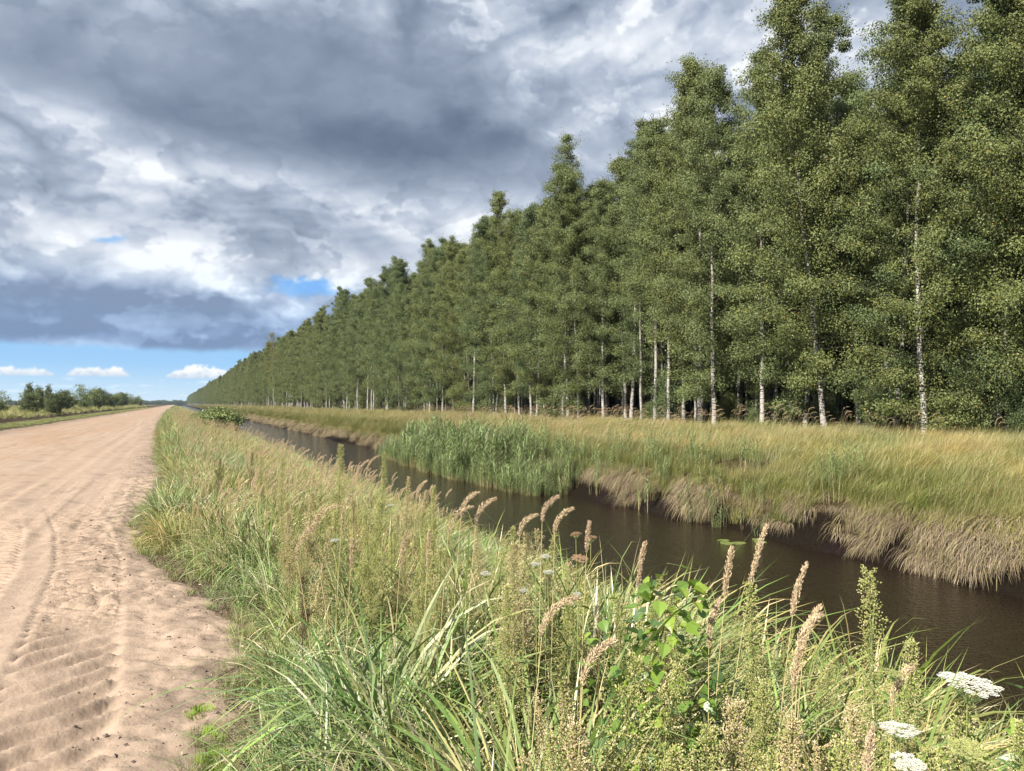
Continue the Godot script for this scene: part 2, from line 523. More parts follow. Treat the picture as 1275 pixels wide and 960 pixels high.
func bush(seed_: int, H: float, wide: float, leaves: int, size: float, cone: float, g: float) -> Array:
	rng.seed = seed_
	var wood := Mb.new()
	var crown := Mb.new()
	var stems := 9
	for k in stems:
		var az := k * 2.4
		var spread := (0.15 + 0.85 * k / stems)
		var top := Vector3(cos(az) * wide * spread * 0.75, H * (1.0 - 0.55 * spread * lerpf(0.6, 1.0, cone)) * R(0.85, 1.0), sin(az) * wide * spread * 0.75)
		var lp := PackedVector3Array()
		var lr := PackedFloat32Array()
		for q in 6:
			var t := q / 5.0
			lp.append(Vector3(top.x * pow(t, 1.3), top.y * t - 0.1, top.z * pow(t, 1.3)) + rv() * 0.03 * H * 0.3)
			lr.append(0.006 * H * (1.05 - t))
		wood.tube(lp, lr, 5, Color(0.5, 0.45, 0.4), 0.5)
		var nodes := 16
		var per := maxi(3, leaves / (stems * nodes * 5))
		for q in nodes:
			var t := R(0.12, 1.0)
			var ff := t * 5.0
			var ii := mini(4, int(ff))
			var c := lp[ii].lerp(lp[ii + 1], ff - ii)
			var r := wide * 0.42 * (1.0 - t * cone * 0.75)
			for j in 2:
				var dd := (rv() + Vector3(0, 0.3, 0)).normalized()
				var cr := minf(0.4, H * 0.11) * R(0.6, 1.3)
				clump(crown, c + dd * r * R(0.2, 0.8), Vector3(cr, cr * 0.75, cr), per * 2, size, 0.02)
				spray(crown, c + dd * r * R(0.4, 0.9), dd, R(0.25, 0.5) * minf(1.0, H / 3.0), per, size, 0.02, R(0.0, 0.25))
	for k in crown.c.size():
		crown.c[k] = Color(crown.c[k].r * g, crown.c[k].g * g, crown.c[k].b * g)
	return [wood, crown]

# ------------------------------------------------------------------ grasses and herbs
func pick(pal: Array) -> Color:
	var c: Color = pal[rng.randi() % pal.size()]
	var g := R(0.75, 1.25)
	return Color(c.r * g, c.g * g, c.b * g)

const GREEN := [Color(0.16, 0.225, 0.05), Color(0.20, 0.275, 0.06), Color(0.12, 0.18, 0.045), Color(0.17, 0.24, 0.09), Color(0.22, 0.265, 0.07)]
const STRAW := [Color(0.50, 0.41, 0.23), Color(0.42, 0.34, 0.18), Color(0.58, 0.49, 0.30), Color(0.34, 0.26, 0.14)]
const OLIVE := [Color(0.25, 0.25, 0.08), Color(0.31, 0.28, 0.10), Color(0.20, 0.22, 0.06), Color(0.40, 0.34, 0.15)]
const GOLD := [Color(0.44, 0.37, 0.15), Color(0.37, 0.33, 0.12), Color(0.28, 0.29, 0.09), Color(0.50, 0.42, 0.20), Color(0.22, 0.26, 0.07)]
const DRY := [Color(0.225, 0.172, 0.115), Color(0.175, 0.13, 0.088), Color(0.29, 0.23, 0.155), Color(0.13, 0.1, 0.066), Color(0.2, 0.175, 0.08)]

func tuft(seed_: int, count: int, l0: float, l1: float, width: float, spread: float, wind: Vector3, droop: float, pals: Array, segs := 5, open := 0.45) -> Mb:
	rng.seed = seed_
	var mb := Mb.new()
	for k in count:
		var az := R(0, TAU)
		var o := Vector3(cos(az), 0, sin(az))
		var p := o * spread * sqrt(rng.randf()) + Vector3(0, -0.03, 0)
		var d := (Vector3(0, 1, 0) + o * R(0, open) + wind * R(0.1, 0.6)).normalized()
		var l := R(l0, l1)
		var pal: Array = pals[rng.randi() % pals.size()]
		var c0 := pick(pal)
		var c1 := c0.lerp(STRAW[rng.randi() % 4], R(0, 0.5) if rng.randf() < 0.3 else 0.03)
		var side := Vector3(-o.z, R(-0.3, 0.3), o.x).rotated(Vector3.UP, R(-0.9, 0.9)).normalized()
		mb.ribbon(p, d, l, width * R(0.6, 1.3), (o * R(0.2, 0.9) + wind * R(0.3, 1.2) + Vector3(0, -droop * R(0.3, 1.5), 0)), segs, c0, c1, side)
	return mb

func place_on(x: float, s: float, yaw: float, sc: float, sy := 1.0) -> Transform3D:
	var b := Basis(Vector3.UP, yaw).scaled(Vector3(sc, sc * sy, sc))
	return Transform3D(b, Vector3(x, ground(x, s), -s))

func stem_to(tip: Vector3, top_bend: float) -> PackedVector3Array:
	# a slightly curved stem from the origin to the tip
	var out := PackedVector3Array()
	for k in 7:
		var t := k / 6.0
		out.append(Vector3(tip.x * pow(t, 1.0 + top_bend), tip.y * t - 0.04 * (1 - t), tip.z * pow(t, 1.0 + top_bend)))
	return out

func radii(r0: float, r1: float, count: int) -> PackedFloat32Array:
	var out := PackedFloat32Array()
	for k in count:
		out.append(lerpf(r0, r1, k / (count - 1.0)))
	return out

func horseweed(tip: Vector3, wide: float, buds: int, start: float, pal: Array, stem_col: Color) -> Array:
	var h := tip.y
	var stem := Mb.new()
	var pts := stem_to(tip, 0.5)
	stem.tube(pts, radii(0.0045, 0.0015, 7), 5, stem_col)
	var leaves := Mb.new()
	for k in 46:
		var t := R(0.03, 0.85)
		var f := t * 6
		var i := mini(5, int(f))
		var p := pts[i].lerp(pts[i + 1], f - i)
		var az := k * 2.4
		var o := Vector3(cos(az), 0, sin(az))
		leaves.ribbon(p, (o + Vector3(0, 0.8, 0)).normalized(), R(0.05, 0.1) * (1.2 - 0.5 * t), 0.006, o * 0.5 - Vector3(0, 0.7, 0), 3, pick(GREEN), pick(OLIVE), Vector3(-o.z, 0, o.x))
	var head := Mb.new()
	# the main spire and a few side spires
	var spires := [[0.0, start, 1.0, 0.0, 1.0]]
	for k in int(2 + wide * 70):
		spires.append([R(0, TAU), start + R(0.0, 0.45) * (1.0 - start), 0.0, R(0.16, 0.34) * (1.0 - start) * h, R(0.25, 0.5)])
	for sp in spires:
		var main: bool = sp[2] > 0.5
		var n := int(buds / 11.0 * (0.62 if main else 0.38 / (spires.size() - 1)))
		var f0: float = sp[1] * 6
		var i0 := mini(5, int(f0))
		var root := pts[i0].lerp(pts[i0 + 1], f0 - i0)
		var sdir := Vector3(cos(sp[0]), 1.7, sin(sp[0])).normalized()
		for k in n:
			var u := pow((k + R(0, 1)) / n, 0.85)
			var p: Vector3
			if main:
				var f: float = (start + (1.0 - start) * u) * 6
				var i := mini(5, int(f))
				p = pts[i].lerp(pts[i + 1], f - i)
			else:
				p = root + sdir * sp[3] * u + Vector3(0, 0.12 * sp[3] * u * u, 0)
			var az := k * 2.4 + R(-0.4, 0.4)
			var o := Vector3(cos(az), 0, sin(az))
			var reach: float = wide * sp[4] * (0.14 + 0.9 * pow(1.0 - u, 0.8)) * (0.45 + 0.55 * smoothstep(0.0, 0.25, u)) * R(0.3, 1.35) + 0.006
			var d := (o + Vector3(0, 1.0, 0)).normalized()
			var e := p + d * reach * 1.3
			head.ribbon(p, d, reach * 1.35, 0.0016, Vector3(0, 0.3, 0), 2, Color(0.2, 0.24, 0.07), Color(0.25, 0.27, 0.09), Vector3(-o.z, 0, o.x))
			for m in 11:
				var q := p.lerp(e, 1.05 - 0.75 * pow(rng.randf(), 1.6)) + rv() * (0.005 + 0.012 * (1 - u))
				head.bud(q, (d + rv() * 0.5).normalized(), R(0.0016, 0.0026), R(0.005, 0.0085), pick(pal))
	return [stem, leaves, head]

func reed_grass(tip: Vector3, nod: Vector3, plume: float, pal: Array, loose: float) -> Array:
	# stem, then a feathery spindle of spikelets that bends over along nod
	var stem := Mb.new()
	var pts := stem_to(tip, 0.7)
	stem.tube(pts, radii(0.0028, 0.0014, 7), 4, Color(0.42, 0.36, 0.18))
	var head := Mb.new()
	var d := (pts[6] - pts[5]).normalized()
	var p := tip
	var axis := PackedVector3Array([p])
	for k in 9:
		p += d * plume / 9.0
		d = (d + nod * 0.3).normalized()
		axis.append(p)
	head.tube(axis, radii(0.0013, 0.0006, 10), 3, Color(0.4, 0.32, 0.18))
	head.n.clear(); head.uv.clear()
	for k in 300:
		var t := pow(rng.randf(), 0.9)
		var f := t * 9
		var i := mini(8, int(f))
		var q := axis[i].lerp(axis[i + 1], f - i)
		var dd := (axis[i + 1] - axis[i]).normalized()
		var o := dd.cross(rv()).normalized()
		var r := 0.55 * loose * sin(PI * (0.12 + 0.85 * t)) * R(0.2, 1.0)
		var b := q + o * r + dd * r * 1.6
		var l := R(0.007, 0.012)
		for j in 2:
			var bb := b + rv() * 0.005
			var ax := (dd + o * 0.5 + rv() * 0.35).normalized()
			head.leaf(bb, bb + ax * l, ax.cross(rv()).normalized() * 0.0012, rv() * 0.0008, pick(pal))
	var leaves := Mb.new()
	for k in 4:
		var i := 1 + k
		var az := R(0, TAU)
		var o := Vector3(cos(az), 0, sin(az))
		leaves.ribbon(pts[i], (o * 0.5 + Vector3(0, 1, 0)).normalized(), R(0.2, 0.4), 0.006, o * 0.8 - Vector3(0, R(0.2, 1.6), 0), 5, pick(GREEN), pick(STRAW), Vector3(-o.z, 0, o.x))
	return [stem, leaves, head]

func umbel(tip: Vector3, wide: float, tilt: Vector3, col: Color, dense: int) -> Array:
	var stem := Mb.new()
	var pts := stem_to(tip, 0.4)
	stem.tube(pts, radii(0.0026, 0.0016, 7), 5, Color(0.24, 0.26, 0.1))
	var rays := Mb.new()
	var flower := Mb.new()
	var up := (Vector3.UP + tilt).normalized()
	var a := up.cross(Vector3(0.3, 0.1, 0.9)).normalized()
	var b := up.cross(a)
	var n := 34
	for k in n:
		var rr := sqrt((k + 0.5) / n)
		var az := k * 2.39996
		var e := tip + up * (wide * 0.42 - wide * 0.09 * rr * rr) + (a * cos(az) + b * sin(az)) * wide * 0.46 * rr + rv() * 0.003
		var rd := (e - tip).normalized()
		rays.ribbon(tip, rd, tip.distance_to(e), 0.0016, Vector3.ZERO, 2, Color(0.2, 0.27, 0.1), Color(0.26, 0.32, 0.14), rd.cross(rv()).normalized())
		for j in dense:
			var r2 := sqrt((j + 0.5) / dense) * wide * 0.085
			var a2 := j * 2.4
			var q := e + (a * cos(a2) + b * sin(a2)) * r2 + up * (0.004 - r2 * r2 * 20 + R(-0.0015, 0.0015))
			var g := R(0.85, 1.1)
			for m in 4:
				var a3 := m * PI / 2 + j
				var o := a * cos(a3) + b * sin(a3)
				flower.leaf(q, q + o * wide * 0.017 + up * 0.001, up.cross(o) * wide * 0.008, up * 0.0006, Color(col.r * g, col.g * g, col.b * g))
	return [stem, rays, flower]

func broad_leaf(l: float, w: float, col: Color) -> Mb:
	# pointed birch leaf with toothed margin, folded along the midrib
	var mb := Mb.new()
	var prof := [[0.0, 0.05], [0.06, 0.55], [0.16, 0.9], [0.2, 0.84], [0.3, 1.0], [0.34, 0.9], [0.45, 0.86], [0.49, 0.75], [0.6, 0.6], [0.64, 0.5], [0.76, 0.3], [0.88, 0.13], [1.0, 0.0]]
	for k in prof.size() - 1:
		for sgn in [-1.0, 1.0]:
			var t0: float = prof[k][0]
			var t1: float = prof[k + 1][0]
			var m0 := Vector3(0, -0.14 * l * t0 * t0, -l * t0)
			var m1 := Vector3(0, -0.14 * l * t1 * t1, -l * t1)
			var e0: Vector3 = m0 + Vector3(sgn * w * 0.5 * prof[k][1], w * 0.13 * prof[k][1], 0)
			var e1: Vector3 = m1 + Vector3(sgn * w * 0.5 * prof[k + 1][1], w * 0.13 * prof[k + 1][1], 0)
			if sgn > 0:
				mb.tri(m0, m1, e0, col); mb.tri(m1, e1, e0, col)
			else:
				mb.tri(m0, e0, m1, col); mb.tri(m1, e0, e1, col)
	return mb

# ------------------------------------------------------------------ textures
func noise_tex(size: int, freq: float, oct: int, lo: Color, hi: Color, seed_: int, as_normal := false, bump := 4.0) -> NoiseTexture2D:
	var f := FastNoiseLite.new()
	f.seed = seed_
	f.noise_type = FastNoiseLite.TYPE_SIMPLEX_SMOOTH
	f.frequency = freq
	f.fractal_octaves = oct
	f.fractal_gain = 0.6
	var t := NoiseTexture2D.new()
	t.width = size
	t.height = size
	t.seamless = true
	t.noise = f
	t.generate_mipmaps = false
	if as_normal:
		t.as_normal_map = true
		t.bump_strength = bump
	else:
		var g := Gradient.new()
		g.set_color(0, lo)
		g.set_color(1, hi)
		t.color_ramp = g
	return t

func bark_tex() -> ImageTexture:
	rng.seed = 5
	var im := Image.create(256, 1024, false, Image.FORMAT_RGB8)
	var f := FastNoiseLite.new()
	f.frequency = 0.02
	f.fractal_octaves = 4
	for y in 1024:
		for x in 256:
			var a := x * TAU / 256
			var v := 0.63 + 0.16 * f.get_noise_3d(cos(a) * 30, y * 1.5, sin(a) * 30) + 0.05 * f.get_noise_3d(cos(a) * 40, y * 9.0, sin(a) * 40)
			im.set_pixel(x, y, Color(v, v * 0.975, v * 0.94))
	for k in 420:
		# lenticel streaks and black scars
		var w := int(R(10, 60))
		var h := int(R(1, 4))
		var big := rng.randf() < 0.16
		if big:
			w = int(R(40, 120)); h = int(R(8, 26))
		var x0 := rng.randi() % 256
		var y0 := rng.randi() % 1024
		var dark := R(0.06, 0.2) if big else R(0.12, 0.4)
		for y in h:
			var ww := int(w * sqrt(maxf(0.05, 1.0 - pow((y + 0.5) / h * 2 - 1, 2))) * R(0.7, 1.0))
			for x in ww:
				var px := posmod(x0 + x - ww / 2, 256)
				im.set_pixel(px, (y0 + y) % 1024, Color(dark, dark * 0.93, dark * 0.86))
	return ImageTexture.create_from_image(im)

# ------------------------------------------------------------------ scene
func _ready() -> void:
	noise.seed = 3
	noise.noise_type = FastNoiseLite.TYPE_SIMPLEX_SMOOTH
	noise.frequency = 0.02
	noise.fractal_octaves = 3
	var cam := Camera3D.new()
	cam.name = "camera"
	cam.fov = 55.0
	cam.near = 0.05
	cam.far = 9000.0
	cam.position = Vector3(0, 1.65, 0)
	cam.rotation = Vector3(deg_to_rad(1.43), deg_to_rad(-24.4), 0)
	add_child(cam)
	cam.current = true
	var env := Environment.new()
	env.background_mode = Environment.BG_SKY
	env.tonemap_mode = Environment.TONE_MAPPER_LINEAR
	env.tonemap_exposure = 2.2
	env.background_energy_multiplier = 0.54
	env.sdfgi_enabled = true
	env.ssao_enabled = true
	env.ssil_enabled = true
	env.fog_enabled = true
	env.fog_density = 0.0001
	env.fog_light_color = Color(0.78, 0.86, 0.95)
	env.sky = Sky.new()
	env.sky.sky_material = make_sky()
	var we := WorldEnvironment.new()
	we.name = "environment"
	we.environment = env
	add_child(we)
	var sun := DirectionalLight3D.new()
	sun.name = "sun"
	sun.light_energy = 1.6
	sun.light_color = Color(1.0, 0.97, 0.92)
	sun.light_angular_distance = 0.55
	sun.shadow_enabled = true
	add_child(sun)
	sun.look_at_from_position(Vector3.ZERO, Vector3(0.72, -0.66, -0.27))
	print("sky ", Time.get_ticks_msec())
	materials()
	terrain()
	print("terrain ", Time.get_ticks_msec())
	trees()
	print("trees ", Time.get_ticks_msec())
	left_side()
	far_bank()
	print("far bank ", Time.get_ticks_msec())
	near_bank()
	print("near bank ", Time.get_ticks_msec())
	heroes()
	details()
	print("done ", Time.get_ticks_msec())

func materials() -> void:
	var s := mat("sand", Color(1, 1, 1), 0.95, 0.25)
	s.vertex_color_use_as_albedo = true
	s.albedo_texture = noise_tex(1024, 0.012, 6, Color(0.86, 0.85, 0.84), Color(1, 1, 1), 8)
	s.uv1_triplanar = true
	s.uv1_world_triplanar = true
	s.uv1_scale = Vector3(0.37, 0.37, 0.37)
	s.heightmap_enabled = true
	s.heightmap_texture = noise_tex(1024, 0.05, 5, Color.BLACK, Color.WHITE, 9)
	s.heightmap_scale = 0.5
	s.detail_enabled = true
	s.detail_uv_layer = BaseMaterial3D.DETAIL_UV_1
	s.detail_blend_mode = BaseMaterial3D.BLEND_MODE_MUL
	s.detail_albedo = noise_tex(1024, 0.16, 3, Color(0.84, 0.83, 0.82), Color(1, 1, 1), 14)
	var g := mat("soil", Color(1, 1, 1), 1.0, 0.2)
	g.vertex_color_use_as_albedo = true
	g.albedo_texture = noise_tex(1024, 0.02, 6, Color(0.6, 0.58, 0.55), Color(1, 1, 1), 18)
	g.uv1_triplanar = true
	g.uv1_world_triplanar = true
	g.uv1_scale = Vector3(0.5, 0.5, 0.5)
	g.heightmap_enabled = true
	g.heightmap_texture = noise_tex(1024, 0.03, 5, Color.BLACK, Color.WHITE, 19)
	g.heightmap_scale = 5.0
	var w := mat("peat_water", lin(0.013, 0.0085, 0.0055), 0.05, 0.5)
	w.normal_enabled = true
	w.normal_texture = noise_tex(1024, 0.02, 4, Color.BLACK, Color.WHITE, 29, true, 5.0)
	w.normal_scale = 1.1
	w.uv1_triplanar = true
	w.uv1_world_triplanar = true
	w.uv1_scale = Vector3(0.3, 0.3, 0.75)
	var b := mat("birch_bark", Color(1, 1, 1), 0.75, 0.3)
	b.vertex_color_use_as_albedo = true
	b.albedo_texture = bark_tex()
	plant_mat("leaf_green", 0.5, 0.38, 0.36)
	plant_mat("leaf_olive", 0.5, 0.38, 0.36, lin(1.06, 1.0, 0.88))
	plant_mat("leaf_deep", 0.5, 0.38, 0.36, lin(0.8, 0.86, 0.92))
	plant_mat("grass", 0.5, 0.45, 0.2)
	plant_mat("dry", 0.7, 0.3, 0.12)
	plant_mat("herb", 0.6, 0.35, 0.3)
	plant_mat("sapling_leaf", 0.3, 0.5, 0.6)
	plant_mat("petal", 0.7, 0.3, 0.4)
	plant_mat("crumb", 1.0, 0.2, 0.0)

func ground_col(x: float, s: float) -> Color:
	var v := 1.0 + 0.5 * noise.get_noise_2d(x * 9, s * 9)
	var c := Color(0.05, 0.042, 0.025)
	if x > 4.2 and x < 12.0:
		c = Color(0.02, 0.015, 0.012)
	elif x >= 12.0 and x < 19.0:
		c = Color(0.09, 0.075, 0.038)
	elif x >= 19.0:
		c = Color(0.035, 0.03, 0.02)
	elif x < -13.2 and x > -17.0:
		c = Color(0.10, 0.075, 0.055)
	elif x <= -17.0:
		c = Color(0.17, 0.16, 0.06)
	elif x < -9.0:
		c = Color(0.16, 0.155, 0.075) if x > -13.2 else c
	elif x < 1.0:
		c = Color(0.20, 0.15, 0.11)
	c *= v
	c.a = 1
	return c

func sand_col(x: float, s: float) -> Color:
	var c := Color(0.445, 0.345, 0.265)
	c = c.lerp(Color(0.43, 0.305, 0.215), smoothstep(-1.5, -5.0, x) * clampf(0.55 + 1.2 * noise.get_noise_2d(x * 12, s * 4 + 10), 0, 1))
	# peat crumbs trodden into the sand
	var peat := smoothstep(0.2, 0.45, noise.get_noise_2d(x * 70, s * 45 + 20)) * 0.25
	var e := x - road_edge(s)
	peat += smoothstep(-1.0, -0.1, e) * clampf(0.3 + 1.6 * noise.get_noise_2d(x * 130 + 5, s * 130), 0, 1) * 0.5
	peat += (1.0 - smoothstep(0.0, 2.2, x + 9.5)) * 0.5
	c = c.lerp(Color(0.17, 0.13, 0.105), clampf(peat, 0, 0.9))
	c.a = 1
	return c

func terrain() -> void:
	var xs := steps([[-4000, 600], [-400, 60], [-60, 6], [-18, 0.5], [-9, 1.0], [-2, 0.25], [5, 0.3], [10.6, 0.1], [13, 0.3], [20, 1.5], [50, 30], [400, 600], [4000, 0]])
	var ss := steps([[-400, 60], [-40, 4], [-4, 0.4], [30, 0.8], [80, 3], [300, 20], [1000, 200], [6000, 0]])
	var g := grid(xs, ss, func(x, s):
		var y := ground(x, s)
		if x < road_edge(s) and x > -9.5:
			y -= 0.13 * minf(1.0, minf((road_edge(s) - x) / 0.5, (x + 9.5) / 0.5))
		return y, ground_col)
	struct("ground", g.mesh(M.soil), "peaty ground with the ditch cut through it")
	# road: coarse everywhere, fine where the tyre prints are
	var coarse := grid(steps([[-10.6, 0.3], [-7, 0.12], [1.0, 0]]), steps([[-40, 2], [0, 0.25], [30, 0.5], [80, 2], [300, 12], [1500, 0]]), func(x, s):
		var y := road_h(x, s, false)
		if s > 1.4 and s < 17.6 and x > -5.8 and x < 0.9:
			y -= 0.06
		return y, sand_col)
	var fine := grid(steps([[-6.0, 0.045], [-2.2, 0.026], [0.95, 0]]), steps([[1.2, 0.026], [12.0, 0.036], [18.0, 0]]), func(x, s): return road_h(x, s, true), sand_col)
	var k := coarse.v.size()
	coarse.v.append_array(fine.v); coarse.n.append_array(fine.n); coarse.c.append_array(fine.c)
	var at := coarse.ix.size()
	coarse.ix.append_array(fine.ix)
	for q in range(at, coarse.ix.size()):
		coarse.ix[q] += k
	struct("sand_road", coarse.mesh(M.sand), "wide sandy haul road with tyre prints")
	var wm := PlaneMesh.new()
	wm.size = Vector2(9.0, 1600.0)
	wm.material = M.peat_water
	var w := struct("water", wm, "dark brown water of the ditch, rippled by wind")
	w.position = Vector3(8.4, WATER, -740.0)

func trees() -> void:
	var kinds := []
	# height, crown from, half width, leaves, leafiness, yellow, lean
	var spec := [[16.0, 0.11, 2.5, 62000, 1.35, 0.012], [15.0, 0.15, 2.1, 52000, 1.25, 0.012], [17.0, 0.12, 2.8, 70000, 1.5, 0.02], [14.2, 0.08, 2.5, 58000, 1.35, 0.03], [16.4, 0.16, 2.0, 50000, 1.2, 0.01], [15.4, 0.05, 2.6, 62000, 1.4, 0.02], [16.0, 0.3, 2.0, 9000, 0.8, 0.6], [17.2, 0.2, 1.6, 24000, 0.95, 0.03], [15.6, 0.36, 1.8, 36000, 1.0, 0.01], [14.8, 0.4, 1.6, 32000, 0.9, 0.015], [16.2, 0.33, 1.9, 38000, 1.0, 0.02]]
	for k in spec.size():
		var q = spec[k]
		var a := birch(100 + k, q[0], q[1], q[2], q[3], q[4], q[5], Vector3(R(-1, 1), 0, R(-1, 1)) * 0.03)
		kinds.append({"h": q[0], "trunk": a[0].mesh(M.birch_bark), "crown": a[1].mesh(M.leaf_green)})
	var leafm := [M.leaf_green, M.leaf_olive, M.leaf_deep]
	rng.seed = 77
	# named trees that stand out: x, s, height, kind, tilt, label
	var special := [
		[18.2, 158.0, 16.8, 6, 0.0, "half-bare yellowing birch standing proud of the far plantation edge"],
		[20.4, 25.4, 16.9, 0, 0.0, "tall birch with a dense pointed crown, left of two more pointed tops"],
		[20.8, 38.0, 17.9, 7, 0.0, "tall birch whose thin top lets the pale cloud show through"],
		[20.0, 47.0, 14.9, 5, 0.0, "birch with a broad rounded top beside a gap in the skyline"],
		[19.7, 99.0, 16.4, 2, 0.0, "big birch rising above its neighbours where the blue sky hole meets the wood"],
		[20.5, 22.0, 15.8, 4, 0.0, "narrow pointed birch between two taller birches near the tops' right end"],
		[21.0, 20.3, 16.2, 3, 0.0, "birch whose loose top nearly reaches the upper picture edge"],
		[19.6, 18.1, 15.6, 1, -0.17, "birch with a bright white trunk leaning at its foot, nearest the grass"],
	]
	var spots := []
	for q in special:
		spots.append({"x": q[0], "s": q[1], "h": q[2], "k": q[3], "tilt": q[4], "label": q[5]})
	var many := []
	var row := 0
	var x := 20.2
	while x < 49.0:
		var s := -14.0 + R(0, 1.5)
		var far := 1500.0 if row < 3 else (260.0 if row < 7 else 150.0)
		while s < far:
			s += R(1.0, 1.9) * (1.0 if s < 200 else (1.5 if s < 500 else 2.6))
			var xx := x + R(-0.9, 0.9)
			var clash := false
			for q in special:
				if absf(q[0] - xx) < 1.3 and absf(q[1] - s) < 1.2:
					clash = true
			if clash:
				continue
			var h := R(12.3, 15.8) + (0.9 if rng.randf() < 0.12 else 0.0)
			if row < 4 and s < 27.0:
				h -= 0.6
			var kk: int = [0, 1, 2, 3, 4, 5, 7][rng.randi() % 7]
			if row >= 9:
				kk = 5
			elif row > 0 and (row > 1 or rng.randf() < 0.7) or row == 0 and s > 17.0 and rng.randf() < 0.4:
				kk = 8 + rng.randi() % 3
			elif rng.randf() < 0.02:
				kk = 6
			if row == 0 and s < 17.0:
				kk = [5, 3, 2][rng.randi() % 3]
			many.append({"x": xx, "s": s, "h": h, "k": kk, "row": row, "tilt": 0.0, "label": ""})
		x += R(1.9, 2.4)
		row += 1
	# those that show largest are objects of their own
	many.sort_custom(func(a, b): return a.row * 26.0 + absf(a.s - 12.0) < b.row * 26.0 + absf(b.s - 12.0))
	var own := []
	var rest := []
	for q in many:
		# outside the frame on the near side: part of the mass
		if own.size() < 292 and q.s > (q.x * 0.58 - 2.0):
			own.append(q)
		else:
			rest.append(q)
	spots.append_array(own)
	var front := own.filter(func(q): return q.row == 0)
	front.sort_custom(func(a, b): return a.s < b.s)
	var ordinal := ["first", "second", "third", "fourth", "fifth", "sixth", "seventh", "eighth", "ninth", "tenth", "eleventh", "twelfth", "thirteenth", "fourteenth", "fifteenth", "sixteenth", "seventeenth", "eighteenth", "nineteenth", "twentieth"]
	for k in mini(20, front.size()):
		front[k].label = "front-row birch in the wood beyond the ditch, %s from the picture's right edge" % ordinal[k]
	for q in spots:
		var kd = kinds[q.k]
		var t := base("birch_tree", Vector3(q.x, ground(q.x, q.s), -q.s))
		var sc: float = q.h / kd.h * (0.96 if q.has("row") == false else 1.0)
		var b := Basis(Vector3.UP, R(0, TAU)).scaled(Vector3(sc * R(0.92, 1.1), sc, sc * R(0.92, 1.1)))
		t.basis = Basis(Vector3(0, 0, 1), -q.tilt) * Basis(Vector3(R(-1, 1), 0, R(-1, 1)).normalized(), R(0, 0.05)) * b
		part("trunk", kd.trunk, t)
		var cr := part("crown", kd.crown, t)
		cr.material_override = leafm[[0, 0, 1, 1, 2][rng.randi() % 5]]
		var lb: String = q.label
		if lb == "":
			var rows := ["first", "second", "third", "fourth", "fifth", "sixth", "seventh", "eighth", "ninth", "tenth", "eleventh", "twelfth", "thirteenth"]
			var where := "beside the picture's right edge" if q.s < 17.0 else ("behind the leaning white trunk" if q.s < 25.0 else ("beyond the reeds' near end" if q.s < 45.0 else ("above the reed bed's far end" if q.s < 75.0 else "far along the ditch")))
			lb = "slender birch in the %s row of the wood, %s" % [rows[q.row], where]
		tag(t, lb, "tree", "birches of the wood beyond the ditch")
	var wood := stuff("birch_wood", "rest of the dense birch wood, deep inside and far along the ditch", "wood")
	for k in kinds.size():
		var xf := []
		var cols := []
		for q in rest:
			if q.k != k:
				continue
			var sc: float = q.h / kinds[k].h
			xf.append(Transform3D(Basis(Vector3.UP, R(0, TAU)).scaled(Vector3(sc, sc, sc)), Vector3(q.x, ground(q.x, q.s), -q.s)))
			var g := R(0.85, 1.1)
			cols.append(Color(g * R(0.95, 1.1), g, g * R(0.9, 1.0)))
		if xf.size():
			scatter("trunk_mass", wood, kinds[k].trunk, xf, cols)
			scatter("crown_mass", wood, kinds[k].crown, xf, cols)
	# thickets deep in the wood
	rng.seed = 88
	var th := bush(390, 4.0, 2.2, 7000, 0.12, 0.4, 0.9)
	var tx := []
	for k in 420:
		var s := R(-14.0, 150.0)
		var xx := R(33.0, 47.0) if k < 300 else R(41.0, 47.0)
		var sc := R(0.5, 1.1)
		tx.append(Transform3D(Basis(Vector3.UP, R(0, TAU)).scaled(Vector3(sc, sc, sc)), Vector3(xx, ground(xx, s), -s)))
	scatter("thicket", wood, th[0].mesh(M.birch_bark, th[1], M.leaf_deep), tx, [])
	# undergrowth along the edge
	var ub := []
	for k in 3:
		var a := bush(300 + k, 4.0, 1.7, 9500, 0.066, 0.6, 1.0)
		ub.append([a[0].mesh(M.birch_bark), a[1].mesh(M.leaf_green)])
	rng.seed = 91
	var under := [[20.2, 13.4, 2.6, "leafy shrub under the birches close to the picture's right side"], [20.6, 15.0, 2.2, "leafy shrub at the wood's edge right of the leaning white trunk"], [20.0, 11.9, 2.0, "leafy shrub cut by the picture's right edge under the birches"], [20.6, 16.6, 1.7, "low leafy shrub tucked just right of the leaning white trunk"]]
	for k in 34:
		under.append([R(20.0, 22.0), 17.0 + k * R(2.6, 3.6), R(0.9, 2.2) if k % 4 else R(2.5, 3.6), ""])
	for k in under.size():
		var q = under[k]
		var t := base("undergrowth_shrub", Vector3(q[0], ground(q[0], q[1]), -q[1]))
		var m = ub[k % 3]
		part("stem", m[0], t)
		part("foliage", m[1], t).material_override = leafm[k % 3]
		var sc: float = q[2] / 4.0
		t.basis = Basis(Vector3.UP, R(0, TAU)).scaled(Vector3(sc * R(0.9, 1.2), sc, sc * R(0.9, 1.2)))
		tag(t, q[3] if q[3] != "" else "small leafy shrub among the birch trunks at the wood's edge", "shrub", "undergrowth along the wood's edge")

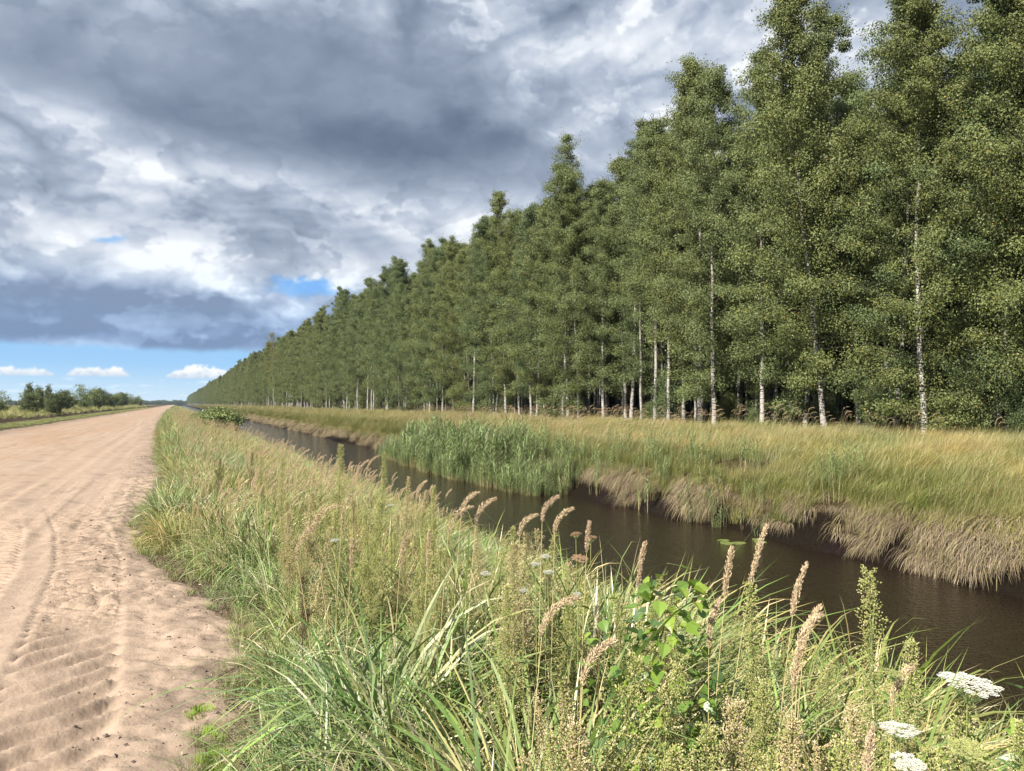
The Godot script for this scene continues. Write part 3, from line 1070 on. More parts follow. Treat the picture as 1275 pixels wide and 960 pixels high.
func left_side() -> void:
	var shapes := []
	var spec := [[5.0, 1.1, 8000, 0.11, 1.0, 0.85], [4.0, 1.9, 8000, 0.12, 0.35, 1.1], [4.0, 1.5, 8000, 0.11, 0.6, 0.8], [4.0, 1.6, 3000, 0.11, 0.5, 1.25]]
	for k in spec.size():
		var q = spec[k]
		var a := bush(400 + k, q[0], q[1], q[2], q[3], q[4], q[5])
		shapes.append([q[0], a[0].mesh(M.birch_bark), a[1].mesh(M.leaf_green)])
	rng.seed = 41
	var list := [[-18.1, 118.0, 5.2, 0, "tallest pointed young tree at the left, beyond the road"], [-17.6, 123.0, 4.6, 0, "pointed young tree between two pointed ones left of the road"], [-15.7, 117.0, 4.6, 0, "pointed young tree on the road side of the left tree group"], [-14.6, 114.0, 3.0, 2, "small dark rounded bush at the right foot of the pointed trees"], [-17.0, 112.0, 3.0, 2, "round dark bush in front of the tallest pointed tree"],
		[-20.5, 112.0, 3.3, 3, "thin wispy young tree near the picture's left edge"], [-22.5, 108.0, 2.6, 3, "pale bush cut by the picture's left edge"], [-19.2, 105.0, 2.2, 1, "low pale bush left of the pointed trees"]]
	var s := 132.0
	for k in 13:
		list.append([-17.0 - R(0, 3.0), s, R(3.6, 5.4) * (1.0 + k * 0.02), [1, 2, 1, 3][k % 4], "rounded bush in the row left of the road, " + ["nearest of the row", "second along the row", "third along the row", "fourth along the row", "fifth along the row", "sixth along the row", "seventh along the row", "eighth along the row", "ninth along the row", "tenth along the row", "eleventh along the row", "twelfth along the row", "farthest of the row"][k]])
		s += R(9, 20) * (1 + k * 0.1)
	for q in list:
		var m = shapes[q[3]]
		var t := base("young_tree" if q[3] == 0 or q[3] == 3 else "bush", Vector3(q[0], ground(q[0], q[1]), -q[1]))
		part("trunk", m[1], t)
		part("crown", m[2], t)
		var sc: float = q[2] / m[0] * 1.1
		var fat := 0.7 if q[3] == 0 else 1.35
		t.basis = Basis(Vector3.UP, R(0, TAU)).scaled(Vector3(sc * R(0.85, 1.15) * fat, sc, sc * R(0.85, 1.15) * fat))
		tag(t, q[4], "tree" if q[3] == 0 or q[3] == 3 else "bush", "trees and bushes left of the road")
	# far horizon wood
	var far := stuff("far_wood", "thin dark line of woodland on the horizon at the road's end", "wood")
	var xf := []
	for k in 1100:
		var az := deg_to_rad(R(-40, 6))
		var d := R(1500, 2000)
		var sc := R(1.9, 2.6)
		xf.append(Transform3D(Basis(Vector3.UP, R(0, TAU)).scaled(Vector3(sc * 1.6, sc, sc * 1.6)), Vector3(sin(az) * d, -0.4, -cos(az) * d)))
	var a := bush(440, 4.0, 1.9, 3500, 0.3, 0.3, 0.8)
	scatter("tree_mass", far, a[0].mesh(M.birch_bark, a[1], M.leaf_deep), xf, [])
	# weeds, the green strip and the field
	var weeds := stuff("roadside_weeds", "yellow-green weeds and grass along the left side of the road", "grass")
	var tall := []
	var shortt := []
	for k in 14000:
		var z := 30.0 + pow(rng.randf(), 1.7) * 400.0
		var x := (R(-30, -15.6) if rng.randf() < 0.9 else R(-15.6, -14.0)) if rng.randf() < 0.85 else R(-60, -30)
		tall.append(place_on(x, z, R(0, TAU), R(0.5, 1.1) * (1 + z * 0.003) * (0.5 if x > -16.5 else 1.0)))
	for k in 9000:
		var z := 22.0 + pow(rng.randf(), 1.8) * 320.0
		var x := -11.5 + R(-1.6, 1.0) * R(0.3, 1.0) + 0.6 * noise.get_noise_2d(z * 12, 5)
		if noise.get_noise_2d(z * 14, x * 20 + 44) > -0.25:
			shortt.append(place_on(x, z, R(0, TAU), R(0.7, 1.4) * (1 + z * 0.004)))
	scatter("tuft", weeds, tuft(501, 30, 0.35, 0.75, 0.022, 0.25, Vector3(0.2, 0, -0.1), 0.3, [OLIVE, GOLD, GREEN], 3).mesh(M.grass), tall, [])
	scatter("low_tuft", weeds, tuft(502, 26, 0.05, 0.14, 0.012, 0.16, Vector3(0.1, 0, 0), 0.2, [GREEN, OLIVE], 2).mesh(M.grass), shortt, [])

func far_bank() -> void:
	rng.seed = 63
	# long wind-combed grass
	var o := stuff("meadow_grass", "golden green wind-combed grass covering the far bank of the ditch", "grass")
	var lists := []
	var colsl := []
	for k in 6:
		lists.append([]); colsl.append([])
	var add := func(x: float, s: float, sc: float) -> void:
		var patch := noise.get_noise_2d(x * 16, s * 9)
		var k: int = (0 if patch > 0.1 else 2) + rng.randi() % 2
		if rng.randf() < 0.2:
			k = 4 + rng.randi() % 2
		# lower slope greener and browner
		var g := R(0.68, 1.0)
		var pn := noise.get_noise_2d(x * 30 + 200, s * 24)
		var cc := Color(g * (1.0 + 0.25 * pn), g, g * (1.0 - 0.3 * pn))
		if x < 13.8:
			cc = Color(g * 0.72, g * 0.78, g * 0.66)
		lists[k].append(place_on(x, s, R(-0.7, 0.7), sc * R(0.8, 1.2)))
		colsl[k].append(cc)
	for k in 26000:
		var s := R(0.0, 45.0)
		var x := R(12.35, 20.4)
		# bare eroded patch
		if pow((x - 13.4) / 0.75, 2) + pow((s - 15.2) / 1.3, 2) < 1.0 + 0.6 * noise.get_noise_2d(x * 70, s * 70):
			continue
		add.call(x, s, 1.0)
	for k in 5200:
		var gs := R(0.0, 70.0)
		if noise.get_noise_2d(gs * 34.0, 640.0) > -0.02:
			add.call(R(11.75, 12.7), gs, R(0.5, 0.95))
	for k in 17000:
		add.call(R(12.3, 20.4), 45.0 + pow(rng.randf(), 1.4) * 90.0, 1.3)
	for k in 9000:
		add.call(R(12.3, 20.0), 135.0 + pow(rng.randf(), 1.3) * 450.0, 1.9)
	var wind := Vector3(0.45, 0, 0.55)
	for k in 6:
		var m: Mb
		if k < 2:
			m = tuft(520 + k, 40, 0.28, 0.6, 0.0065, 0.17, wind, 0.9, [GOLD, GOLD, GOLD, STRAW, STRAW], 5, 0.35)
		elif k < 4:
			m = tuft(520 + k, 40, 0.25, 0.52, 0.0065, 0.17, wind, 0.9, [OLIVE, GREEN, GOLD, GOLD], 5, 0.4)
		else:
			m = tuft(520 + k, 16, 0.4, 0.75, 0.005, 0.2, wind, 0.7, [STRAW, GOLD, OLIVE], 5, 0.3)
		scatter("tuft", o, m.mesh(M.grass), lists[k], colsl[k])
	# dry hanging fringe
	var fr := stuff("dry_fringe", "pale dry grass hanging over the peat edge of the far bank", "grass")
	var xf := [[], [], []]
	var cl := [[], [], []]
	for k in 15000:
		var s := 1.0 + pow(rng.randf(), 1.6) * 150.0
		var x := R(11.75, 12.75)
		var lump := noise.get_noise_2d(s * 26.0, 222.0)
		if lump < 0.0 and rng.randf() < 0.88:
			continue
		x -= 0.25 * lump
		var q := rng.randi() % 3
		xf[q].append(place_on(x, s, R(-0.7, 0.7) + 1.4 * noise.get_noise_2d(s * 45, 400), R(0.6, 1.2) * (1.0 + s * 0.003) * (1.0 + 0.6 * lump)))
		var g := R(0.8, 1.15)
		var c := Color(g, g, g)
		if x > 12.3 and rng.randf() < 0.5:
			c = Color(g * 0.8, g * 0.95, g * 0.5)
		cl[q].append(c)
	for q in 3:
		rng.seed = 540 + q
		var mb := Mb.new()
		for k in 42:
			var a := R(-1.1, 1.1)
			var dd := Vector3(-cos(a), R(0.1, 0.9), sin(a)).normalized()
			var c0 := pick(DRY)
			mb.ribbon(Vector3(R(-0.12, 0.12), 0.0, R(-0.16, 0.16)), dd, R(0.25, 0.56), 0.0062 * R(0.6, 1.3), Vector3(-0.3, -2.6, 0), 5, c0, c0 * 0.95, Vector3(-dd.z, 0, dd.x).normalized())
		scatter("hanging_tuft", fr, mb.mesh(M.dry), xf[q], cl[q])
	# reed bed standing in the water
	var rb := stuff("reed_bed", "dense green reeds standing in the water along the far bank", "reeds")
	var rx := [[], [], [], []]
	var rc := [[], [], [], []]
	for k in 3700:
		var s := R(20.5, 41.0) if k < 3200 else R(11.0, 20.5)
		var sparse := s < 20.5
		var x0 := 9.35 + 0.9 * absf(s - 28.0) / 13.0 + 0.4 * noise.get_noise_2d(s * 30, 77)
		var x := lerpf(x0, 12.5, pow(rng.randf(), 1.1))
		if sparse:
			x = R(11.3, 14.0)
			if noise.get_noise_2d(s * 40, x * 30) < 0.12 - 0.3 * smoothstep(14.0, 20.5, s):
				continue
		var q := rng.randi() % 4
		var t := place_on(x, s, R(0, TAU), R(0.7, 1.12) * (1.0 + 0.8 * noise.get_noise_2d(s * 45, x * 45 + 70)) * (0.5 if sparse else lerpf(0.55, 1.0, smoothstep(20.5, 24.5, s)) * lerpf(1.0, 0.6, smoothstep(36.0, 41.0, s)) * lerpf(1.0, 0.7, smoothstep(11.2, 12.4, x))) * (1.0 - 0.25 * smoothstep(10.8, 9.6, x)))
		t.origin.y = maxf(t.origin.y, WATER - 0.25)
		rx[q].append(t)
		var g := R(0.8, 1.15)
		rc[q].append(Color(g, g, g))
	for q in 4:
		rng.seed = 560 + q
		var mb := Mb.new()
		for k in 3:
			var p := Vector3(R(-0.12, 0.12), 0, R(-0.12, 0.12))
			var h := R(1.05, 1.6)
			var lean := Vector3(R(-0.06, 0.1), 0, R(-0.06, 0.1))
			var straw := pick(STRAW)
			mb.ribbon(p, (Vector3.UP + lean).normalized(), h, 0.012, lean, 4, straw, pick(GREEN), Vector3(1, 0, 0))
			mb.ribbon(p, (Vector3.UP + lean).normalized(), h, 0.012, lean, 4, straw, pick(GREEN), Vector3(0, 0, 1))
			var az := R(0, TAU)
			for j in 9:
				az += PI + R(-0.6, 0.6)
				var o2 := Vector3(cos(az), 0, sin(az))
				var y := h * (0.42 + 0.55 * j / 9.0)
				var c := Color(0.17, 0.235, 0.09) * R(0.6, 1.35)
				c.a = 1
				mb.ribbon(p + Vector3(0, y, 0) + lean * y, (o2 * 0.7 + Vector3(0.25, 1, 0)).normalized(), R(0.3, 0.5), 0.022, o2 * 0.9 + Vector3(0.3, -R(0.4, 1.7), 0), 4, c, c.lerp(Color(0.3, 0.28, 0.12), R(0, 0.3)), Vector3(-o2.z, 0, o2.x))
			if q < 1:
				for j in 18:
					var b := p + Vector3(0, h * R(0.94, 1.1), 0) + lean * h + rv() * 0.035
					mb.leaf(b, b + Vector3(R(-0.01, 0.05), R(0.02, 0.07), R(-0.03, 0.03)), rv() * 0.006, Vector3.ZERO, Color(0.2, 0.13, 0.1) * R(0.8, 1.3))
		scatter("reed", rb, mb.mesh(M.grass), rx[q], rc[q])
	# tan seed heads above the reeds and along the wood's edge
	var sg := stuff("seed_heads", "tan feathery grass seed heads along the top of the far bank", "grass")
	var sx := []
	for k in 800:
		var s := R(14, 60) if rng.randf() < 0.7 else R(4, 100)
		var x := R(17.5, 19.6) if rng.randf() < 0.35 else R(12.6, 16.0)
		if x < 16.5 and (s < 19 or s > 46):
			continue
		sx.append(place_on(x, s, R(-0.5, 0.5), R(0.75, 1.1)))
	rng.seed = 590
	var st := Mb.new()
	for k in 2:
		var a := reed_grass(Vector3(0.1 + k * 0.12, R(0.75, 0.95), 0.1), Vector3(0.5, -0.5, 0.3), 0.24, [Color(0.46, 0.34, 0.21), Color(0.40, 0.28, 0.18), Color(0.5, 0.4, 0.26)], 0.022)
		for m in a:
			var kk := st.v.size()
			st.v.append_array(m.v); st.c.append_array(m.c)
			for i in m.ix:
				st.ix.append(i + kk)
	scatter("seed_head", sg, st.mesh(M.dry), sx, [])

func near_bank() -> void:
	rng.seed = 71
	var o := stuff("bank_grass", "long tangled green grass with dry straw on the near bank of the ditch", "grass")
	var lists := []
	var colsl := []
	for k in 10:
		lists.append([]); colsl.append([])
	var add := func(x: float, s: float, sc: float) -> void:
		var e := x - road_edge(s)
		if e < 0.02:
			return
		var dry := noise.get_noise_2d(x * 40 + 17, s * 22)
		var k := rng.randi() % 4
		if rng.randf() < 0.13 + 0.9 * maxf(0.0, dry) + 0.3 * smoothstep(0.5, 1.4, e) * smoothstep(5.0, 14.0, s):
			k = 4 + rng.randi() % 3
		if e < 0.28:
			k = 8 + rng.randi() % 2
			if rng.randf() < 0.4:
				return
		elif rng.randf() < 0.1:
			k = 7
		var g := R(0.8, 1.15)
		var hue := noise.get_noise_2d(x * 26 + 90, s * 16)
		var c := Color(g * (0.94 + 0.35 * hue), g, g * (1.0 - 0.2 * hue))
		var size := sc * R(0.75, 1.15) * lerpf(0.6, 1.0, smoothstep(0.1, 0.9, e)) * lerpf(1.0, lerpf(1.15, 0.78, smoothstep(3.2, 6.0, s)), smoothstep(0.8, 1.8, x) * (1.0 - smoothstep(3.5, 5.0, x))) * (0.85 + 0.85 * noise.get_noise_2d(x * 55 + 300, s * 55))
		var yaw := R(-1.0, 1.0) if rng.randf() < 0.6 else R(-PI, PI)
		if e < 0.7:
			yaw += PI * 0.9
		var t := place_on(x, s, yaw, size)
		if s < 2.4 and x > 1.25:
			t = t.scaled_local(Vector3(0.9, 0.78, 0.9))
		# keep clear of the lens
		if Vector2(x, s).length() < 0.95:
			return
		lists[k].append(t)
		colsl[k].append(c)
	for k in 9000:
		var gx := R(-0.7, 5.0)
		var gs := R(-0.3, 10.0)
		add.call(gx, gs, lerpf(1.0, 0.8, smoothstep(2.5, 5.0, gs)) if gx > 0.6 else 0.85)
	for k in 14000:
		add.call(R(-0.9, 5.0), R(9.0, 32.0), 0.8)
	for k in 15000:
		add.call(R(-1.6, 5.0), 32.0 + pow(rng.randf(), 1.3) * 70.0, 0.9)
	for k in 9000:
		add.call(R(-2.2, 5.0), 100.0 + pow(rng.randf(), 1.3) * 350.0, 1.15)
	var wind := Vector3(0.35, 0, 0.2)
	for k in 10:
		var m: Mb
		var mt: Material = M.grass
		if k < 4:
			m = tuft(600 + k, 20, 0.4, 0.95, 0.0135, 0.12, wind, [1.6, 2.2, 1.2, 1.9][k], [GREEN, GREEN, GREEN, OLIVE, STRAW], 7, 0.7)
		elif k < 7:
			m = tuft(600 + k, 18, 0.4, 0.85, 0.007, 0.13, wind, [1.2, 2.0, 0.7][k - 4], [STRAW, STRAW, OLIVE], 6, 0.6)
			mt = M.dry
		elif k == 7:
			m = tuft(607, 9, 0.6, 1.0, 0.014, 0.06, wind * 0.5, 0.8, [GREEN], 8, 0.4)
		else:
			m = tuft(600 + k, 30, 0.1, 0.34, 0.0045, 0.09, wind * 0.4, 0.5, [GREEN, GREEN, OLIVE], 4, 0.7)
		scatter("tuft", o, m.mesh(mt), lists[k], colsl[k])
	# distant seed heads on the near bank
	var far := stuff("bank_seed_heads", "tan seed heads rising from the near bank grass farther along the ditch", "grass")
	var sx := []
	for k in 1100:
		var s := 7.0 + pow(rng.randf(), 1.4) * 110.0
		var x := R(0.1, 2.7) - 0.3 * smoothstep(20.0, 60.0, s)
		sx.append(place_on(x, s, R(-1.2, 1.2), R(0.6, 0.92)))
	rng.seed = 640
	var st := Mb.new()
	for k in 3:
		var a := reed_grass(Vector3(0.08 + R(-0.2, 0.2), R(0.75, 1.0), R(-0.15, 0.15)), Vector3(0.3, -0.25, 0.1), 0.15, [Color(0.50, 0.40, 0.25), Color(0.44, 0.34, 0.21), Color(0.56, 0.46, 0.31)], 0.012)
		for m in a:
			var kk := st.v.size()
			st.v.append_array(m.v); st.c.append_array(m.c)
			for i in m.ix:
				st.ix.append(i + kk)
	scatter("seed_head", far, st.mesh(M.dry), sx, [])

const FRESH := [Color(0.33, 0.35, 0.11), Color(0.28, 0.32, 0.09), Color(0.42, 0.38, 0.17), Color(0.23, 0.28, 0.07), Color(0.48, 0.42, 0.24)]
const RIPE := [Color(0.5, 0.40, 0.24), Color(0.42, 0.33, 0.18), Color(0.36, 0.33, 0.13), Color(0.55, 0.43, 0.30), Color(0.3, 0.3, 0.1)]
const BROWN := [Color(0.14, 0.10, 0.06), Color(0.2, 0.14, 0.08), Color(0.1, 0.08, 0.05), Color(0.17, 0.15, 0.06)]
const TAN := [Color(0.52, 0.41, 0.26), Color(0.46, 0.35, 0.22), Color(0.58, 0.47, 0.32), Color(0.42, 0.31, 0.2)]
const PINK := [Color(0.45, 0.34, 0.22), Color(0.38, 0.28, 0.185), Color(0.52, 0.41, 0.29)]

func grow(called: String, tip: Vector3, shift: Vector3) -> Array:
	# root of a plant whose top is at tip and whose foot stands shift away from below it: [node, tip in the plant's own axes]
	var fx := tip.x + shift.x
	var fs := -(tip.z + shift.z)
	var t := base(called, Vector3(fx, ground(fx, fs), tip.z + shift.z))
	return [t, tip - t.position]

func heroes() -> void:
	rng.seed = 81
	var H := [
		# tip x, y, z, half width, bloom start, palette, label
		[1.20, 1.32, -5.95, 0.075, 0.45, 0, "tall yellow-green horseweed spire standing against the water, leftmost of the pair"],
		[1.47, 1.27, -5.60, 0.06, 0.45, 0, "slim horseweed spire standing against the water, right one of the pair"],
		[0.87, 1.16, -6.87, 0.07, 0.4, 0, "olive horseweed spire left of the tall pair above the grass"],
		[1.58, 1.10, -5.34, 0.05, 0.5, 1, "short tan horseweed spire just right of the tall pair"],
		[1.66, 1.06, -5.0, 0.045, 0.6, 0, "horseweed spire tilted right over the water beside the tall pair"],
		[0.84, 1.08, -8.42, 0.06, 0.4, 0, "horseweed spire far along the near bank, second from the road"],
		[0.50, 0.98, -9.67, 0.03, 0.6, 2, "dark brown thin spire among the grass near the road"],
		[0.95, 0.98, -10.61, 0.032, 0.55, 2, "dark spire farthest along the near bank"],
		[1.38, 1.02, -3.02, 0.11, 0.3, 1, "broad pale tan horseweed bush in the middle of the bank"],
		[1.50, 1.04, -3.12, 0.08, 0.35, 1, "tan horseweed spire behind the broad pale one"],
		[0.57, 0.81, -3.72, 0.028, 0.6, 2, "dead brown flower spike close to the sandy road"],
		[0.91, 0.94, -1.69, 0.055, 0.35, 3, "dense green-brown horseweed spire at the picture's bottom centre"],
		[1.70, 1.06, -1.88, 0.06, 0.4, 0, "bright green horseweed spire before the water between seed heads"],
		[1.88, 1.15, -1.58, 0.085, 0.25, 0, "largest horseweed spire, thick and yellow-green against the dark water"],
		[1.91, 0.97, -1.46, 0.06, 0.5, 0, "small horseweed spire right of the largest one"],
		[1.15, 0.88, -1.42, 0.09, 0.3, 0, "bushy flowering horseweed at the bottom edge, left of the tan ones"],
		[1.26, 0.91, -1.45, 0.09, 0.3, 1, "bushy tan flowering horseweed near the bottom edge"],
		[1.30, 0.92, -1.30, 0.08, 0.3, 1, "tan horseweed at the bottom edge below the drooping seed heads"],
		[1.04, 0.86, -1.40, 0.08, 0.3, 0, "pale green horseweed at the bottom edge, leftmost of the bushy ones"],
		[1.64, 0.88, -1.10, 0.08, 0.3, 0, "yellow-green horseweed at the bottom right below the large white umbel"],
		[1.55, 0.84, -1.66, 0.08, 0.35, 0, "horseweed half hidden under the drooping tan seed heads"],
		[1.57, 0.86, -1.16, 0.07, 0.3, 0, "green horseweed beside the lower white umbel"],
		[0.88, 1.02, -5.33, 0.07, 0.4, 1, "tan horseweed in front of the olive spire"],
		[1.08, 0.96, -4.58, 0.1, 0.3, 0, "wide yellow-green horseweed clump below the tall pair"],
		[1.24, 1.0, -4.84, 0.1, 0.3, 0, "yellow-green horseweed at the foot of the slim spire"],
		[0.73, 0.88, -5.40, 0.07, 0.4, 1, "tan horseweed low in the grass left of the yellow-green clump"],
		[1.34, 0.90, -1.20, 0.08, 0.3, 0, "green horseweed at the bottom edge below the largest spire"],
		[1.80, 0.90, -1.10, 0.07, 0.3, 0, "horseweed at the bottom right corner beside the sapling"],
		[1.16, 0.95, -2.6, 0.07, 0.4, 0, "green horseweed between the carrot flowers and the lying seed heads"],
		[1.36, 0.9, -4.2, 0.09, 0.35, 0, "yellow-green horseweed sloping towards the water"],
	]
	for q in H:
		var pal: Array = [FRESH, RIPE, BROWN, FRESH + BROWN][q[5]]
		var g := grow("horseweed", Vector3(q[0], q[1], q[2]), Vector3(R(-0.08, 0.05), 0, R(-0.06, 0.06)))
		var buds: int = int(3600 * q[3] / 0.07)
		var a := horseweed(g[1], q[3], buds, q[4], pal, Color(0.2, 0.22, 0.08) if q[5] != 2 else Color(0.14, 0.1, 0.06))
		part("stem", a[0].mesh(M.herb), g[0])
		part("foliage", a[1].mesh(M.grass), g[0])
		part("flower_spike", a[2].mesh(M.herb), g[0])
		tag(g[0], q[6], "plant", "horseweed on the near bank")
	# smaller plants of the same kind between them
	var small := []
	for k in 6:
		small.append(horseweed(Vector3(R(-0.08, 0.08), 0.72, R(-0.08, 0.08)), R(0.06, 0.09), 2200, 0.3, [FRESH, RIPE, FRESH][k % 3], Color(0.2, 0.22, 0.08)).map(func(m): return m.mesh(M.herb)))
	for k in 84:
		var x := R(0.75, 2.6)
		var sd := 1.15 + pow(rng.randf(), 1.2) * 5.5
		if k < 22:
			x = R(0.8, 1.75)
			sd = R(1.05, 1.9)
		if sd < 3.4 and x / sd < 0.52:
			continue
		var t := base("horseweed", Vector3(x, ground(x, sd), -sd))
		var sc := R(0.85, 1.3)
		t.basis = Basis(Vector3.UP, R(0, TAU)).scaled(Vector3(sc, sc, sc))
		for m in 3:
			part(["stem", "foliage", "flower_spike"][m], small[k % 6][m], t)
		tag(t, "small bushy horseweed growing among the near bank grass", "plant", "small horseweed in the near bank grass")
	var C := [
		# tip, foot shift, nod, plume length, palette, looseness, label
		[1.72, 1.06, -1.90, -0.16, 0.0, 0.10, -0.05, 0.0, 0.20, 0, 0.012, "slim tan seed head leaning right over the water, highest of all"],
		[1.63, 1.02, -1.92, -0.10, 0.02, 0.05, 0.0, 0.0, 0.16, 0, 0.013, "tan seed head left of the highest one, above the green spire"],
		[1.78, 0.98, -1.78, -0.12, 0.0, 0.15, -0.05, 0.0, 0.17, 0, 0.012, "tan seed head on a long bare stalk left of the largest spire"],
		[1.62, 0.93, -1.60, -0.10, 0.05, 0.5, -0.25, 0.0, 0.16, 0, 0.016, "drooping tan seed head beside the largest spire, lower of two"],
		[1.68, 0.92, -1.64, -0.12, 0.04, 0.3, -0.1, 0.0, 0.15, 0, 0.014, "drooping tan seed head beside the largest spire, upper of two"],
		[1.60, 0.84, -1.60, -0.05, 0.0, 0.0, -0.2, 0.1, 0.12, 0, 0.013, "upright grey-tan seed head under the drooping pair"],
		[1.55, 0.98, -2.30, -0.10, 0.05, 0.08, 0.0, 0.0, 0.16, 1, 0.012, "pinkish seed head standing before the water right of the sapling leaves"],
		[1.52, 1.05, -2.62, -0.05, 0.02, 0.05, 0.0, 0.0, 0.12, 1, 0.011, "short upright seed head in front of the water below the brown umbels"],
		[1.50, 1.08, -2.86, -0.05, 0.05, 0.45, -0.35, 0.0, 0.16, 0, 0.017, "arching tan seed head in the cluster beside the white flowers, right one"],
		[1.50, 1.12, -2.98, -0.05, 0.05, 0.5, -0.2, 0.0, 0.15, 1, 0.017, "arching pinkish seed head topmost in the cluster beside the white flowers"],
		[1.44, 1.04, -3.09, -0.05, 0.05, 0.5, -0.4, 0.0, 0.15, 0, 0.017, "arching tan seed head in the cluster beside the white flowers, left one"],
		[1.33, 1.06, -3.36, -0.08, 0.05, 0.45, -0.3, 0.0, 0.18, 0, 0.02, "feathery seed head nodding right over the water, lower of its pair"],
		[1.30, 1.09, -3.48, -0.08, 0.05, 0.45, -0.25, 0.0, 0.16, 0, 0.018, "feathery seed head nodding right over the water, upper of its pair"],
		[1.18, 1.03, -3.33, -0.08, 0.05, 0.5, -0.35, 0.0, 0.2, 0, 0.022, "loose pale seed head nodding low left of the nodding pair"],
		[0.60, 1.0, -3.58, 0.12, 0.0, 0.45, -0.7, 0.1, 0.24, 0, 0.014, "large tan seed head arching over and hanging down near the road side"],
		[0.52, 0.92, -3.55, 0.1, 0.0, 0.6, 0.15, 0.0, 0.2, 0, 0.013, "tan seed head rising into the large arching one"],
		[0.86, 0.98, -4.22, -0.04, 0.0, 0.25, 0.05, 0.0, 0.17, 1, 0.012, "reddish seed head leaning right in front of the yellow-green clump"],
		[1.00, 0.86, -3.52, -0.04, 0.0, 0.1, 0.0, 0.0, 0.17, 1, 0.012, "reddish upright seed head right of the arching one"],
		[0.76, 0.87, -3.52, -0.03, 0.0, 0.0, 0.0, 0.05, 0.14, 1, 0.011, "reddish seed head close left of the other reddish one"],
		[1.06, 0.9, -3.28, -0.03, 0.0, 0.0, 0.05, 0.0, 0.16, 0, 0.012, "dull tan seed head standing in the grass middle"],
		[0.98, 0.97, -1.95, -0.12, 0.1, 0.6, -0.25, 0.1, 0.17, 0, 0.016, "seed head lying almost level across the grass"],
		[0.95, 0.93, -1.66, -0.1, 0.1, 0.6, -0.05, 0.1, 0.15, 0, 0.017, "feathery grey-tan seed head lying level near the bottom spire"],
		[1.58, 0.86, -1.94, -0.05, 0.05, 0.25, 0.0, 0.0, 0.16, 1, 0.014, "pinkish seed head leaning on the green spire"],
		[1.28, 0.82, -1.09, -0.02, 0.0, 0.1, 0.1, 0.0, 0.17, 1, 0.01, "dark pink seed head at the very bottom edge"],
		[1.55, 0.98, -5.04, -0.05, 0.0, 0.35, -0.1, 0.0, 0.15, 0, 0.014, "small seed head nodding over the water right of the spires"],
		[1.42, 1.10, -5.98, -0.06, 0.0, 0.4, -0.3, 0.0, 0.17, 0, 0.014, "nodding seed head between the two tall spires"],
		[1.30, 1.08, -5.80, -0.06, 0.0, 0.4, -0.2, 0.0, 0.16, 0, 0.014, "seed head close behind the slim spire"],
		[1.05, 1.06, -7.23, -0.06, 0.0, 0.4, -0.2, 0.0, 0.2, 0, 0.016, "seed head left of the tall pair by the water"],
		[1.10, 1.04, -6.67, -0.06, 0.0, 0.4, -0.2, 0.0, 0.2, 0, 0.016, "seed head nodding just left of the leftmost tall spire"],
		[1.70, 0.86, -1.36, -0.05, 0.0, 0.5, -0.1, 0.0, 0.13, 0, 0.012, "thin seed head lying beside the yellow-green umbel"],
	]
	for q in C:
		var g := grow("reed_grass", Vector3(q[0], q[1], q[2]), Vector3(q[3], 0, q[4]))
		var a := reed_grass(g[1], Vector3(q[5], q[6], q[7]), q[8], [TAN, PINK][q[9]], q[10])
		part("stalk", a[0].mesh(M.dry), g[0])
		part("foliage", a[1].mesh(M.grass), g[0])
		part("seed_head", a[2].mesh(M.dry), g[0])
		tag(g[0], q[11], "grass plant", "reed grass on the near bank")
	var white := Color(0.62, 0.62, 0.56)
	var U := [
		[1.76, 0.92, -1.20, 0.14, 0, "largest white wild carrot umbel at the lower right before the water"],
		[1.52, 0.87, -1.20, 0.085, 0, "smaller white wild carrot umbel left of and below the largest"],
		[1.44, 0.85, -1.12, 0.075, 0, "lowest white wild carrot umbel at the bottom edge"],
		[1.68, 0.94, -1.34, 0.05, 1, "yellow-green unopened wild carrot umbel beside the small spire"],
		[1.46, 0.97, -2.87, 0.05, 0, "upper white umbel of the small group in the middle of the bank"],
		[1.38, 0.96, -2.80, 0.045, 0, "left white umbel of the small group in the middle of the bank"],
		[1.38, 0.95, -2.69, 0.045, 0, "lower white umbel of the small group in the middle of the bank"],
		[1.19, 0.92, -2.89, 0.045, 0, "single white umbel low in the grass left of the small group"],
		[1.29, 0.88, -2.73, 0.035, 0, "tiny white umbel under the broad tan horseweed"],
		[1.44, 0.89, -2.55, 0.035, 0, "tiny white umbel right of the broad tan horseweed"],
		[1.64, 1.05, -2.79, 0.055, 2, "dried brown umbel on a tilted stalk above the water"],
		[1.60, 1.06, -2.85, 0.05, 2, "dried rusty umbel beside the arching seed heads"],
		[1.56, 0.97, -2.75, 0.075, 2, "dried reddish umbel below the arching seed heads"],
		[1.51, 0.90, -1.04, 0.075, 1, "faded greenish umbel at the lower right below the largest white one"],
		[1.33, 0.95, -4.91, 0.04, 0, "white umbel at the foot of the slim spire"],
		[0.75, 0.93, -3.85, 0.05, 0, "white umbel near the large arching seed head"],
		[-0.73, 0.62, -42.1, 0.12, 0, "white umbel far along the road edge"], [-0.51, 0.56, -39.8, 0.13, 0, "white umbel far along the road edge"], [-0.40, 0.55, -36.5, 0.12, 0, "white umbel far along the road edge"], [-0.51, 0.5, -33.2, 0.12, 0, "white umbel far along the road edge"], [-0.9, 0.7, -47.0, 0.12, 0, "white umbel far along the road edge"], [-0.23, 0.51, -27.6, 0.1, 0, "white umbel far along the road edge"],
	]
